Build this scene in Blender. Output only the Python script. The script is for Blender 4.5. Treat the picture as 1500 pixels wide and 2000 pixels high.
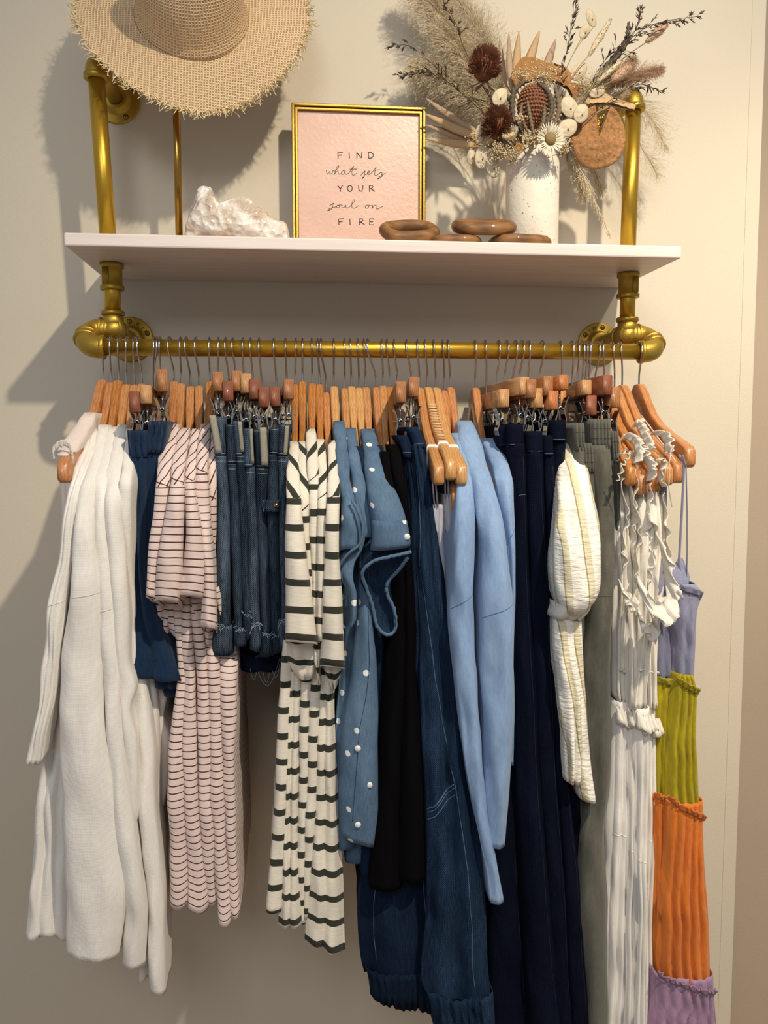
import bpy, math, random
from mathutils import Vector, Matrix, noise
for o in list(bpy.data.objects): bpy.data.objects.remove(o)
SC = bpy.context.scene; COL = SC.collection
CZ = 1.5                                   # camera height above the floor
# ---------------------------------------------------------------- camera
YAW, PITCH, ROLL, FPX, DIST = .0981, .0851, -.0014, 1647.7, 1.6
cy_, sy_, cp_, sp_ = math.cos(YAW), math.sin(YAW), math.cos(PITCH), math.sin(PITCH)
FW = Vector((sy_*cp_, cy_*cp_, -sp_)); R0 = Vector((cy_, -sy_, 0)); U0 = R0.cross(FW)
RT = R0*math.cos(ROLL)+U0*math.sin(ROLL); UP = -R0*math.sin(ROLL)+U0*math.cos(ROLL)
CAM = Vector((0, -DIST, CZ))
cd = bpy.data.cameras.new('camera'); cam = bpy.data.objects.new('camera', cd); COL.objects.link(cam)
cd.sensor_fit = 'VERTICAL'; cd.sensor_height = 24; cd.sensor_width = 18; cd.lens = FPX*24/2000; cd.clip_start = .02
m = Matrix((RT, UP, -FW)).transposed().to_4x4(); m.translation = CAM; cam.matrix_world = m
SC.camera = cam
# ---------------------------------------------------------------- light and exposure
w = bpy.data.worlds.new('world'); SC.world = w; w.use_nodes = True
w.node_tree.nodes['Background'].inputs[0].default_value = (.93, .95, 1.0, 1)
w.node_tree.nodes['Background'].inputs[1].default_value = .31
def lamp(name, typ, loc, target, power, col, size):
    l = bpy.data.lights.new(name, typ); o = bpy.data.objects.new(name, l); COL.objects.link(o)
    o.location = loc; o.rotation_euler = (Vector(target)-Vector(loc)).to_track_quat('-Z', 'Y').to_euler()
    l.energy = power; l.color = col
    if typ == 'SPOT': l.spot_size = math.radians(84); l.spot_blend = 1.; l.shadow_soft_size = size
    elif typ == 'AREA': l.size = size
    return o
lamp('spot_light', 'SPOT', (.72, -1.85, CZ+1.62), (.50, 0, CZ-.45), 215, (1, .87, .68), .035)  # main ceiling spot
o = lamp('spot_light', 'SPOT', (1.25, -1.15, CZ+1.5), (1.0, 0, CZ-.42), 84, (1, .86, .66), .05); o.data.spot_size = math.radians(56)  # second spot, added to brighten the wall at the right
lamp('fill_light', 'AREA', (-.5, -3.2, CZ+1.4), (.1, 0, CZ-.3), 22, (.96, .97, 1.), .9)  # added soft fill from the front left to lift the clothes
SC.view_settings.view_transform = 'Standard'; SC.view_settings.look = 'None'
SC.view_settings.gamma = 1; SC.view_settings.use_curve_mapping = False; SC.view_settings.exposure = 0.0

# ---------------------------------------------------------------- helpers
def P(px, py, y):
    """point of the photo's pixel (1500x2000) on the plane that stands y in front of the wall"""
    d = FW + RT*((px-750)/FPX) + UP*((1000-py)/FPX)
    return CAM + d*((y+DIST)/d.y)
def wpx(px, py, y, n):                     # size in metres of n pixels there
    return n*(P(px, py, y)-CAM).dot(FW)/FPX
def lin(c): return tuple((v/12.92 if v <= .04045 else ((v+.055)/1.055)**2.4) for v in c)
def hx(s): return lin(tuple(int(s[i:i+2], 16)/255 for i in (0, 2, 4)))+(1,)
class NT:
    def __init__(s, name):
        s.m = bpy.data.materials.new(name); s.m.use_nodes = True; s.t = s.m.node_tree
        s.b = s.t.nodes['Principled BSDF']
    def n(s, typ, **kw):
        nd = s.t.nodes.new(typ)
        for k, v in kw.items():
            if k.startswith('i_'):
                k = k[2:]; k = int(k) if k.isdigit() else k
                if hasattr(v, 'is_output'): s.t.links.new(v, nd.inputs[k])
                else: nd.inputs[k].default_value = v
            else: setattr(nd, k, v)
        return nd
    def mix(s, f, a, b):
        nd = s.n('ShaderNodeMix', data_type='RGBA')
        for i, v in ((0, f), (6, a), (7, b)):
            if hasattr(v, 'is_output'): s.t.links.new(v, nd.inputs[i])
            else: nd.inputs[i].default_value = v
        return nd.outputs[2]
    def math(s, op, a, b=0., c=0.):
        nd = s.n('ShaderNodeMath', operation=op)
        for i, v in enumerate((a, b, c)):
            if hasattr(v, 'is_output'): s.t.links.new(v, nd.inputs[i])
            else: nd.inputs[i].default_value = v
        return nd.outputs[0]
    def coord(s, kind='UV', scale=(1, 1, 1), rot=(0, 0, 0)):
        c = s.n('ShaderNodeTexCoord'); mp = s.n('ShaderNodeMapping', i_Vector=c.outputs[kind])
        mp.inputs['Scale'].default_value = scale; mp.inputs['Rotation'].default_value = rot
        return mp.outputs[0]
    def noise(s, vec, scale, detail=3, rough=.5):
        return s.n('ShaderNodeTexNoise', i_Vector=vec, i_Scale=scale, i_Detail=detail, i_Roughness=rough).outputs[0]
    def ramp(s, f, lo, hi):
        nd = s.n('ShaderNodeMapRange', i_0=f); nd.inputs[1].default_value = lo; nd.inputs[2].default_value = hi; nd.clamp = True
        return nd.outputs[0]
    def fin(s, col=None, rough=.8, metal=0, bump=None, bd=.001, sheen=0, **kw):
        if col is not None:
            if hasattr(col, 'is_output'): s.t.links.new(col, s.b.inputs['Base Color'])
            else: s.b.inputs['Base Color'].default_value = col
        s.b.inputs['Roughness'].default_value = rough; s.b.inputs['Metallic'].default_value = metal
        if sheen: s.b.inputs['Sheen Weight'].default_value = sheen
        if bump is not None:
            bn = s.n('ShaderNodeBump', i_Height=bump, i_Distance=bd); bn.inputs['Strength'].default_value = kw.pop('bs', .6)
            s.t.links.new(bn.outputs[0], s.b.inputs['Normal'])
        for k, v in kw.items():
            if k in s.b.inputs: s.b.inputs[k].default_value = v
        return s.m
def weave(t, sc=1400):
    v = t.coord('UV')
    a = t.n('ShaderNodeTexWave', i_Vector=v, i_Scale=sc/6.28, bands_direction='X').outputs[1]
    b = t.n('ShaderNodeTexWave', i_Vector=v, i_Scale=sc/6.28, bands_direction='Y').outputs[1]
    return t.math('MULTIPLY', a, b)
def sheerf(t, m, col, f):
    if f:
        out = [n for n in t.t.nodes if n.type == 'OUTPUT_MATERIAL'][0]; tr = t.n('ShaderNodeBsdfTranslucent', i_Color=col)
        mx = t.n('ShaderNodeMixShader'); mx.inputs[0].default_value = f
        t.t.links.new(t.b.outputs[0], mx.inputs[1]); t.t.links.new(tr.outputs[0], mx.inputs[2]); t.t.links.new(mx.outputs[0], out.inputs[0])
    return m
def fabric(name, c, c2=None, rough=.9, wsc=1100, crinkle=.4, sheen=.15, var=7, trans=0):
    t = NT(name); v = t.coord('UV', (1, .25, 1)); n1 = t.noise(v, 260, 3); n2 = t.noise(t.coord('UV'), var, 3)
    c = hx(c); c2 = hx(c2) if c2 else tuple(x*.86 for x in c[:3])+(1,)
    col = t.mix(t.ramp(t.math('ADD', t.math('MULTIPLY', n1, .6), t.math('MULTIPLY', n2, .5)), .35, .8), c2, c)
    h = t.math('ADD', t.math('MULTIPLY', t.noise(t.coord('UV', (1, .35, 1)), 60, 4), crinkle*3), t.math('MULTIPLY', weave(t, wsc), .25))
    return sheerf(t, t.fin(col, rough, bump=h, bd=.0012, sheen=sheen, **{'Specular IOR Level': .25 if max(c[:3]) > .2 else .08}), col, trans)
def striped(name, c, sc, period, duty, vary=.0):
    t = NT(name); uv = t.coord('UV'); sep = t.n('ShaderNodeSeparateXYZ', i_0=uv)
    wob = t.math('MULTIPLY', t.math('SUBTRACT', t.noise(uv, 9, 2), .5), .006)
    f = t.math('FRACT', t.math('DIVIDE', t.math('ADD', sep.outputs[1], wob), period))
    k = t.math('LESS_THAN', f, duty)
    n1 = t.noise(t.coord('UV', (.15, 1, 1)), 420, 3)
    base = t.mix(t.ramp(n1, .3, .7), tuple(x*.86 for x in hx(c)[:3])+(1,), hx(c))
    st = t.mix(t.ramp(n1, .3, .7), tuple(x*.75 for x in hx(sc)[:3])+(1,), hx(sc))
    return t.fin(t.mix(k, base, st), .92, bump=t.noise(uv, 500, 3), bd=.0004, sheen=.1)
def denim(name, c, c2, fade=.5, rough=.88):
    t = NT(name); uv = t.coord('UV')
    tw = t.n('ShaderNodeTexWave', i_Vector=uv, i_Scale=200, i_Distortion=2.5, i_Detail=2, bands_direction='DIAGONAL').outputs[1]
    sl = t.noise(t.coord('UV', (1, .08, 1)), 500, 3, .7); big = t.noise(t.coord('UV', (1, .3, 1)), 16, 3)
    f = t.ramp(t.math('ADD', t.math('MULTIPLY', sl, .75), t.math('ADD', t.math('MULTIPLY', big, fade*1.3), t.math('MULTIPLY', tw, .22))), .70, 1.25)
    return t.fin(t.mix(f, hx(c), hx(c2)), rough, bump=t.math('ADD', tw, t.math('MULTIPLY', t.noise(uv, 90, 3), 2)), bd=.0008, **{'Specular IOR Level': .1})
def dotted(name, c, c2, dot='E8EBEA'):
    t = NT(name); uv = t.coord('UV'); sl = t.noise(t.coord('UV', (1, .1, 1)), 600, 3, .7); big = t.noise(uv, 14, 3)
    f = t.ramp(t.math('ADD', t.math('MULTIPLY', sl, .6), t.math('MULTIPLY', big, .5)), .35, .8)
    vo = t.n('ShaderNodeTexVoronoi', voronoi_dimensions='2D', i_Vector=uv, i_Scale=16.); vo.inputs['Randomness'].default_value = .55
    d = t.math('LESS_THAN', vo.outputs['Distance'], .072)
    return t.fin(t.mix(d, t.mix(f, hx(c), hx(c2)), hx(dot)), .9, bump=t.noise(uv, 300, 4), bd=.0006)
def wood(name, c, c2, rough=.38, sc=1., along='Y'):
    t = NT(name); s = {'Y': (60, 5, 60), 'Z': (60, 60, 5), 'X': (5, 60, 60)}[along]
    v = t.coord('Object', tuple(k*sc for k in s)); n1 = t.noise(v, 1, 4, .6)
    rg = t.n('ShaderNodeTexWave', i_Vector=t.coord('Object', tuple(k*sc*.8 for k in s)), i_Scale=1.6, i_Distortion=7, i_Detail=3).outputs[1]
    f = t.math('ADD', t.math('MULTIPLY', n1, .75), t.math('MULTIPLY', rg, .3))
    return t.fin(t.mix(t.ramp(f, .3, .8), hx(c2), hx(c)), rough, bump=n1, bd=.0004, **{'Coat Weight': .25})
def plain(name, c, rough=.6, metal=0, bump=0, bsc=200, bd=.0005, **kw):
    t = NT(name); n = t.noise(t.coord('Object'), bsc, 4)
    col = t.mix(t.ramp(n, .3, .7), tuple(x*.88 for x in hx(c)[:3])+(1,), hx(c))
    return t.fin(col, rough, metal, bump=n if bump else None, bd=bd, **kw)

class MB:
    def __init__(s): s.v = []; s.f = []; s.uv = None
    def add(s, vs, fs):
        k = len(s.v); s.v += [Vector(v) for v in vs]; s.f += [tuple(i+k for i in f) for f in fs]
    def box(s, a, b):
        x0, y0, z0 = a; x1, y1, z1 = b
        s.add([(x0,y0,z0),(x1,y0,z0),(x1,y1,z0),(x0,y1,z0),(x0,y0,z1),(x1,y0,z1),(x1,y1,z1),(x0,y1,z1)],
              [(0,3,2,1),(4,5,6,7),(0,1,5,4),(1,2,6,5),(2,3,7,6),(3,0,4,7)])
    def tube(s, pts, r, seg=8, cap=True, flat=None):
        pts = [Vector(p) for p in pts]; n = len(pts); rs = r if hasattr(r, '__len__') else [r]*n
        k = len(s.v); prev = None
        for i, p in enumerate(pts):
            t = (pts[min(i+1, n-1)]-pts[max(i-1, 0)]); t = t.normalized() if t.length > 1e-9 else Vector((0, 0, 1))
            if prev is None:
                a = Vector((0, 0, 1)) if abs(t.z) < .9 else Vector((0, 1, 0)); a = (a-t*a.dot(t)).normalized()
            else:
                a = prev-t*prev.dot(t); a = a.normalized() if a.length > 1e-6 else t.orthogonal().normalized()
            prev = a; b = t.cross(a)
            for j in range(seg):
                g = 2*math.pi*j/seg; s.v.append(p+(a*math.cos(g)+b*math.sin(g)*(flat or 1))*rs[i])
        for i in range(n-1):
            for j in range(seg):
                s.f.append((k+i*seg+j, k+i*seg+(j+1) % seg, k+(i+1)*seg+(j+1) % seg, k+(i+1)*seg+j))
        if cap: s.f.append(tuple(k+j for j in range(seg))[::-1]); s.f.append(tuple(k+(n-1)*seg+j for j in range(seg)))
    def hair(s, p0, p1, w0, w1=0):
        p0 = Vector(p0); p1 = Vector(p1); t = p1-p0
        if t.length < 1e-7: return
        a = t.orthogonal().normalized(); b = t.normalized().cross(a); k = len(s.v)
        for p, w_ in ((p0, w0), (p1, w1 or w0*.3)):
            for g in (0, 2.094, 4.189): s.v.append(p+(a*math.cos(g)+b*math.sin(g))*w_)
        for j in range(3): s.f.append((k+j, k+(j+1) % 3, k+3+(j+1) % 3, k+3+j))
    def lathe(s, prof, o=(0, 0, 0), axis=(0, 0, 1), seg=32, up=None):
        ax = Vector(axis).normalized(); a = ax.orthogonal().normalized() if up is None else Vector(up).normalized(); b = ax.cross(a); o = Vector(o); k = len(s.v)
        for r, h in prof:
            for j in range(seg):
                g = 2*math.pi*j/seg; s.v.append(o+ax*h+(a*math.cos(g)+b*math.sin(g))*r)
        for i in range(len(prof)-1):
            for j in range(seg): s.f.append((k+i*seg+j, k+i*seg+(j+1) % seg, k+(i+1)*seg+(j+1) % seg, k+(i+1)*seg+j))
    def ell(s, c, rx, ry, rz, ax=None, seg=12, rings=8, nz=0, nsc=30, seed=0):
        M = Matrix.Identity(3) if ax is None else Vector(ax).to_track_quat('Z', 'Y').to_matrix(); c = Vector(c); k = len(s.v)
        for i in range(rings+1):
            th = math.pi*i/rings
            for j in range(seg):
                g = 2*math.pi*j/seg; q = Vector((rx*math.sin(th)*math.cos(g), ry*math.sin(th)*math.sin(g), -rz*math.cos(th)))
                if nz: q *= 1+nz*noise.noise(q*nsc+Vector((seed, 0, 0)))
                s.v.append(c+M@q)
        for i in range(rings):
            for j in range(seg): s.f.append((k+i*seg+j, k+i*seg+(j+1) % seg, k+(i+1)*seg+(j+1) % seg, k+(i+1)*seg+j))
ORG = {}
def link(name, data, parent=None, loc=None):
    o = bpy.data.objects.new(name, data); COL.objects.link(o)
    if parent is not None: o.parent = parent; ORG[o.name] = ORG[parent.name]
    else: o.location = loc; ORG[o.name] = Vector(loc)
    return o
def tag(o, label=None, cat=None, group=None, kind=None):
    for k, v in (('label', label), ('category', cat), ('group', group), ('kind', kind)):
        if v: o[k] = v
    return o
def thing(name, label, cat, loc, group=None):
    return tag(link(name, None, None, loc), label, cat, group)
def obj(name, mb, mat, parent=None, smooth=True, loc=None, bevel=0, solid=0, sub=0, label=None, cat=None, group=None, kind=None):
    if parent is None and loc is None:
        n = len(mb.v); xs = [v.x for v in mb.v]; ys = [v.y for v in mb.v]; loc = Vector(((min(xs)+max(xs))/2, (min(ys)+max(ys))/2, min(v.z for v in mb.v)))
    org = ORG[parent.name] if parent is not None else Vector(loc)
    me = bpy.data.meshes.new(name); me.from_pydata([tuple(v-org) for v in mb.v], [], mb.f); me.materials.append(mat)
    if mb.uv:
        ul = me.uv_layers.new(name='UV')
        flat = [c for f in mb.uv for q in f for c in q]; ul.data.foreach_set('uv', flat)
    if smooth: me.polygons.foreach_set('use_smooth', [True]*len(me.polygons))
    me.update()
    o = link(name, me, parent, loc)
    if bevel: b = o.modifiers.new('b', 'BEVEL'); b.width = bevel; b.segments = 2; b.limit_method = 'ANGLE'
    if solid: b = o.modifiers.new('s', 'SOLIDIFY'); b.thickness = solid; b.offset = 0
    if sub: b = o.modifiers.new('u', 'SUBSURF'); b.levels = sub; b.render_levels = sub
    if smooth and bevel: o.data.polygons.foreach_set('use_smooth', [False]*len(me.polygons))
    return tag(o, label, cat, group, kind)
def herm(ks, x):
    """smooth interpolation of rows (key first) at x"""
    if x <= ks[0][0]: return ks[0][1:]
    if x >= ks[-1][0]: return ks[-1][1:]
    i = 0
    while ks[i+1][0] < x: i += 1
    a, b = ks[i], ks[i+1]; h = b[0]-a[0]; t = (x-a[0])/h; out = []
    for j in range(1, len(a)):
        s = (b[j]-a[j])/h
        s0 = (a[j]-ks[i-1][j])/(a[0]-ks[i-1][0]) if i > 0 else s
        s1 = (ks[i+2][j]-b[j])/(ks[i+2][0]-b[0]) if i+2 < len(ks) else s
        m0 = 0 if s0*s <= 0 and i > 0 else (s0+s)/2; m1 = 0 if s1*s <= 0 and i+2 < len(ks) else (s1+s)/2
        lim = 3*abs(s); m0 = max(-lim, min(lim, m0)); m1 = max(-lim, min(lim, m1))
        t2, t3 = t*t, t*t*t
        out.append((2*t3-3*t2+1)*a[j]+(t3-2*t2+t)*h*m0+(-2*t3+3*t2)*b[j]+(t3-t2)*h*m1)
    return out
ROD_Y = -.1905
def cloth(rows, yb=None, dy=-.010, nf=0, amp=.012, wr=.0022, slant=0, hem=0, tilt=0, seed=0, diag=None, taper=.75, step=11, pleat=0, pn=9, arc=0, ruf=0, rn=10, rk=.48):
    """a hanging sleeve of cloth: closed loop cross sections; rows are (py, x left, x right, depth) read at the garment's front"""
    rows = [tuple(r)+((rows[-1][3] if len(rows[-1]) > 3 else -.4),)[:max(0, 4-len(r))] for r in rows]
    last = None; rr = []
    for r in rows: rr.append(tuple(r[:3])+(r[3]+dy,))
    rows = rr; y0, y1 = rows[0][0], rows[-1][0]; L = max(5, int((y1-y0)/step)+1)
    K = max(12, nf*9, (pn*7 if pleat else 0)); M = 7; mb = MB(); grid = []; us = []; vs = []; acc = 0; pc = None
    for j in range(L):
        t = j/(L-1); py = y0+(y1-y0)*t; xl, xr, yf = herm(rows, py)
        A = P(xl, py, yf); B = P(xr, py, yf); back = (min(-.022, 2*ROD_Y-yf) if yb is None else yf+yb)
        W = B.x-A.x; rd = min(abs(W)*rk, .02 if rk < .6 else .03, abs(back-yf)*.6); c = (A+B)/2; hb = W*taper/2
        nz = Vector((0, 0, 0)); ring = []
        q1 = noise.noise(Vector((seed*3.1, t*3.5, 0))); q2 = noise.noise(Vector((seed*1.7, t*5+9, 4)))
        for i in range(M):
            s = i/M; yy = back+(yf+rd-back)*s; hw = hb+(W/2-hb)*s
            ring.append((Vector((c.x-hw, yy, c.z)), 0, 1-s))
        for i in range(K+1):
            u = (1-math.cos(math.pi*i/K))/2*.5+.5*i/K; e = 2*u-1
            yy = yf+rd*(1-math.sqrt(max(0, 1-e*e*.995)))
            if nf:
                uu = u+.10*q1*math.sin(math.pi*u)+.04*noise.noise(Vector((u*3, t*4, seed)))
                fr = .35+.65*min(1, t*1.6)
                yy += amp*.62*fr*(1-abs(math.sin(math.pi*nf*uu+.9*q2))**1.0)*math.sin(math.pi*min(1, max(0, u)))**.25
            if pleat: yy += pleat*math.sin(2*math.pi*pn*u+seed+q2*2)*math.sin(math.pi*u)**.5
            ring.append((Vector((c.x-W/2+W*u, yy, A.z+(B.z-A.z)*u)), u, 0))
        for i in range(M):
            s = 1-(i+1)/M; yy = back+(yf+rd-back)*s; hw = hb+(W/2-hb)*s
            ring.append((Vector((c.x+hw, yy, c.z)), 1, 1-s))
        pts = []
        for (p, u, s) in ring:
            v = p.copy()
            n = noise.noise(Vector((v.x*16+seed, v.y*14, v.z*7))); n2 = noise.noise(Vector((v.x*60, v.y*50+seed, v.z*16)))
            n3 = noise.noise(Vector((seed*7, v.y*10+3, v.z*5)))
            v.x += wr*(1.2*n3+.8*n2); v.y += wr*(2.2*n+1.6*n2)
            if slant: v.z -= slant*t**3*max(0, min(1, (v.y-yf)/.1))
            if tilt: v.z -= tilt*t**4*u
            if arc: v.z += arc*t**4*math.sin(math.pi*u)
            if hem: v.z += hem*t**8*noise.noise(Vector((v.x*45+seed, v.y*30, 1)))*2
            if ruf: k_ = ruf*t**2; v.y += k_*math.sin(u*rn*6.28+seed)-k_; v.x += k_*.5*math.cos(u*rn*6.28)
            pts.append(v)
        f = pts[M+K//2]; acc += (f-pc).length if pc else 0; pc = f
        a = 0; ul = [0]
        for i in range(1, len(pts)): a += (pts[i].xy-pts[i-1].xy).length; ul.append(a)
        ul = [x-ul[M+K//2] for x in ul]
        grid.append(pts); us.append(ul); vs.append((acc, py))
    N = len(grid[0]); mb.v = [v for g in grid for v in g]; mb.uv = []
    def uvc(j, i, ii, fpy):
        u = us[j][i] if ii < N else us[j][N-1]+.03
        v = vs[j][0]
        if diag and fpy < diag[0]: v = v*diag[2]+diag[1]*us[j][i]
        return (u+seed*.137, -v+seed*.211+4)
    for j in range(L-1):
        fpy = vs[j][1]
        for i in range(N):
            i2 = (i+1) % N
            mb.f.append((j*N+i, j*N+i2, (j+1)*N+i2, (j+1)*N+i))
            mb.uv.append((uvc(j, i, i, fpy), uvc(j, i2, i+1, fpy), uvc(j+1, i2, i+1, fpy), uvc(j+1, i, i, fpy)))
    def S(u, py, out=.001):
        t = (py-y0)/(y1-y0)*(L-1); j = max(0, min(L-2, int(t))); fr = t-j; g = M+u*K; i = int(min(g, M+K-1)); fi = g-i
        a = grid[j][i].lerp(grid[j][i+1], fi); b = grid[j+1][i].lerp(grid[j+1][i+1], fi); p = a.lerp(b, fr)
        return p+Vector((0, -out, 0))
    return mb, S
def surfline(S, pts, r, mat, name, parent, n=30, out=.0008, seg=5):
    """stitching or a seam that follows a cloth surface: pts are (u, py)"""
    mb = MB(); path = []
    for i in range(n+1):
        t = i/n*(len(pts)-1); k = min(int(t), len(pts)-2); f = t-k
        path.append(S(pts[k][0]+(pts[k+1][0]-pts[k][0])*f, pts[k][1]+(pts[k+1][1]-pts[k][1])*f, out))
    mb.tube(path, r, seg); return obj(name, mb, mat, parent)
def ruffle(path, width, amp, waves, mat, name, parent, dirs=(0, -1, .1), n=None, seed=0, solid=.0012):
    """gathered strip standing off a path of world points"""
    path = [Vector(p) for p in path]; n = n or waves*9; mb = MB(); mb.uv = []; D = Vector(dirs).normalized(); m_ = 5
    for i in range(n+1):
        t = i/n*(len(path)-1); k = min(int(t), len(path)-2); p = path[k].lerp(path[k+1], t-k)
        T = (path[k+1]-path[k]).normalized(); S_ = T.cross(D).normalized()
        ph = 2*math.pi*waves*i/n+2.2*noise.noise(Vector((i*.08, seed, 0)))*2; am = amp*(.7+.6*noise.noise(Vector((i*.11, seed+5, 0)))+.3)
        for q in range(m_):
            h = q/(m_-1); a = am*h**.8
            mb.v.append(p+D*width*h*(1+.25*noise.noise(Vector((i*.2, seed+9, 0))))+S_*a*math.sin(ph)+T*a*.5*math.cos(ph*1.0+h))
    for i in range(n):
        for q in range(m_-1):
            a = i*m_+q; mb.f.append((a, a+m_, a+m_+1, a+1)); mb.uv.append(((i*.01, q*.01), (i*.01+.01, q*.01), (i*.01+.01, q*.01+.01), (i*.01, q*.01+.01)))
    return obj(name, mb, mat, parent, solid=solid)
# ---------------------------------------------------------------- materials
GOLD = plain('gold_paint', 'CFA63A', .34, .85, 1, 900, .0002)
GOLDC = plain('gold_cast_fitting', 'B8983F', .40, .8, 1, 700, .0006)
BRASS = plain('polished_brass', 'B98F45', .2, 1.)
CHROME = plain('chrome', 'C9C9C9', .16, 1.)
DARKM = plain('dark_screw', '3A3020', .4, .8)
ENGR = plain('engraved_gold', '6E5A22', .6, .5)
WALL = (lambda t: t.fin(t.mix(t.ramp(t.noise(t.coord('Object'), 3, 3), .3, .7), hx('CFC6B2'), hx('D3CAB7')), .72, bump=t.noise(t.coord('Object'), 420, 5), bd=.0006))(NT('wall_paint'))
WALL_SHADE = (lambda t: t.fin(t.mix(t.ramp(t.noise(t.coord('Object'), 3, 3), .3, .7), hx('AD9C88'), hx('B3A28E')), .75, bump=t.noise(t.coord('Object'), 420, 5), bd=.0006))(NT('wall_paint_shaded'))  # wall colour darkened to stand in for shade on the set-back wall
FLOORM = wood('oak_floor', 'A98A66', '8C6E4C', .5, .2, 'X')
WHITEW = (lambda t: t.fin(t.mix(t.ramp(t.noise(t.coord('Object', (3, 60, 60)), 1.2, 4), .35, .7), hx('DCD0C8'), hx('E6DCD5')), .45, bump=t.noise(t.coord('Object', (4, 90, 90)), 1.5, 4), bd=.0005))(NT('white_painted_wood'))
WOODS = [wood('beech', 'CB955F', 'AA7242'), wood('honey_beech', 'C18343', '9C5F2A'), wood('maple', 'C88D5C', 'A76B3B'), wood('light_maple', 'D6A66E', 'BA874D')]
CEDAR = [wood('cedar', 'B07A4C', '8A5632', .55, 1.4), wood('red_cedar', '935638', '703C28', .55, 1.4), wood('pale_cedar', 'CA9C6C', 'A67648', .55, 1.4), wood('orange_cedar', 'C27C44', '9E5C2E', .55, 1.4)]
RINGW = wood('walnut', '9A6A3A', '62401F', .6, .9, 'X')

# ---------------------------------------------------------------- the room
WX = P(1455, 1150, 0).x
mb = MB(); mb.box((-2.2, 0, 0), (WX, .1, 3.3)); obj('wall_back', mb, WALL, smooth=False, loc=(0, 0, 0), kind='structure')
mb = MB(); mb.box((WX-.0265, -.0012, 0), (WX+.0012, .1, 3.3)); obj('trim_1', mb, WALL, smooth=False, loc=(0, 0, 0), bevel=.0008, kind='structure')
mb = MB(); mb.box((WX-.3, .16, 0), (2.6, .24, 3.3)); obj('wall_right', mb, WALL_SHADE, smooth=False, loc=(0, 0, 0), kind='structure')
mb = MB(); mb.box((-2.2, -4.5, -.05), (2.6, .5, 0)); obj('floor', mb, FLOORM, smooth=False, loc=(0, 0, 0), kind='structure')

# ---------------------------------------------------------------- pipe frame
FL, FR, ZF, YU, ZR, ZS, XS, LS, SD = -.3066, .5727, CZ+.1834, -.1456, CZ+.1491, CZ+.2905, -.3494, .9615, .2679
TS = .0195; PR = .0134
rack = thing('pipe_clothes_rack', 'gold painted iron pipe frame with a long hanging rail, fixed to the wall', 'clothes rack', (.13, -.1, ZR))
mb = MB(); mb.tube([(FL-.015, ROD_Y, ZR), (FR+.015, ROD_Y, ZR)], PR, 32); obj('hanging_rail', mb, GOLD, rack)
def bez(a, b, c, n=10): return [(1-t)**2*Vector(a)+2*t*(1-t)*Vector(b)+t*t*Vector(c) for t in [i/n for i in range(n+1)]]
def collar(mb, p, ax, r=.0195, h=.007):
    mb.lathe([(PR, -h), (r-.002, -h), (r, -h+.0015), (r, h-.0015), (r-.002, h), (PR, h)], p, ax, 28)
def letters(txt, parent, c, rad, a0, da, size, lift=.0006):
    for i, ch in enumerate(txt):
        if ch == ' ': continue
        cu = bpy.data.curves.new('letter', 'FONT'); cu.body = ch; cu.size = size; cu.extrude = .0005; cu.align_x = 'CENTER'; cu.offset = -.0001
        t = bpy.data.objects.new('tmp', cu); COL.objects.link(t); bpy.context.view_layer.update()
        me = bpy.data.meshes.new_from_object(t.evaluated_get(bpy.context.evaluated_depsgraph_get()))
        bpy.data.objects.remove(t); a = math.radians(a0-da*i)
        R = Matrix.Rotation(math.radians(90), 4, 'X'); R2 = Matrix.Rotation(a-math.pi/2, 4, Vector((0, -1, 0)))
        pos = Vector((c[0]+rad*math.cos(a), c[1]-lift, c[2]+rad*math.sin(a)))
        me.transform(Matrix.Translation(pos-ORG[parent.name]) @ R2 @ R)
        me.materials.append(ENGR); link('raised_letter', me, parent)
def flange(x, z, txt, a0, sa, rot=0):
    mb = MB(); mb.lathe([(0, 0), (.0405, 0), (.0408, -.002), (.0405, -.004), (.039, -.0045), (.028, -.0045), (.0225, -.007), (.021, -.018), (.0185, -.019), (PR, -.019)][::-1], (x, 0, z), (0, 1, 0), 48)
    o = obj('wall_flange', mb, GOLDC, rack)
    for a in sa:
        a = math.radians(a); p = Vector((x+.032*math.cos(a), -.0045, z+.032*math.sin(a)))
        m2 = MB(); m2.lathe([(.0001, -.0016), (.003, -.0016), (.0036, -.0002), (.0042, 0)], p, (0, 1, 0), 14)
        sc = obj('screw', m2, GOLDC, o)
        m3 = MB(); m3.box(p+Vector((-.002, -.0020, -.0004)), p+Vector((.002, -.0014, .0004))); m3.box(p+Vector((-.0004, -.0021, -.002)), p+Vector((.0004, -.0013, .002)))
        m3.lathe([(.0038, -.0006), (.0046, -.0004), (.0048, .0001)], p, (0, 1, 0), 14); obj('screw_slot', m3, DARKM, rack, smooth=False)
    if txt: letters(txt, rack, (x, -.0045, z), .027, a0, 19, .0105)
flange(FL, ZF, 'KIM  L', 62, (92, 20, -55, 200), 0); flange(FR, ZF, 'KIM  L', 146, (78, 148, -20, 230))
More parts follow.
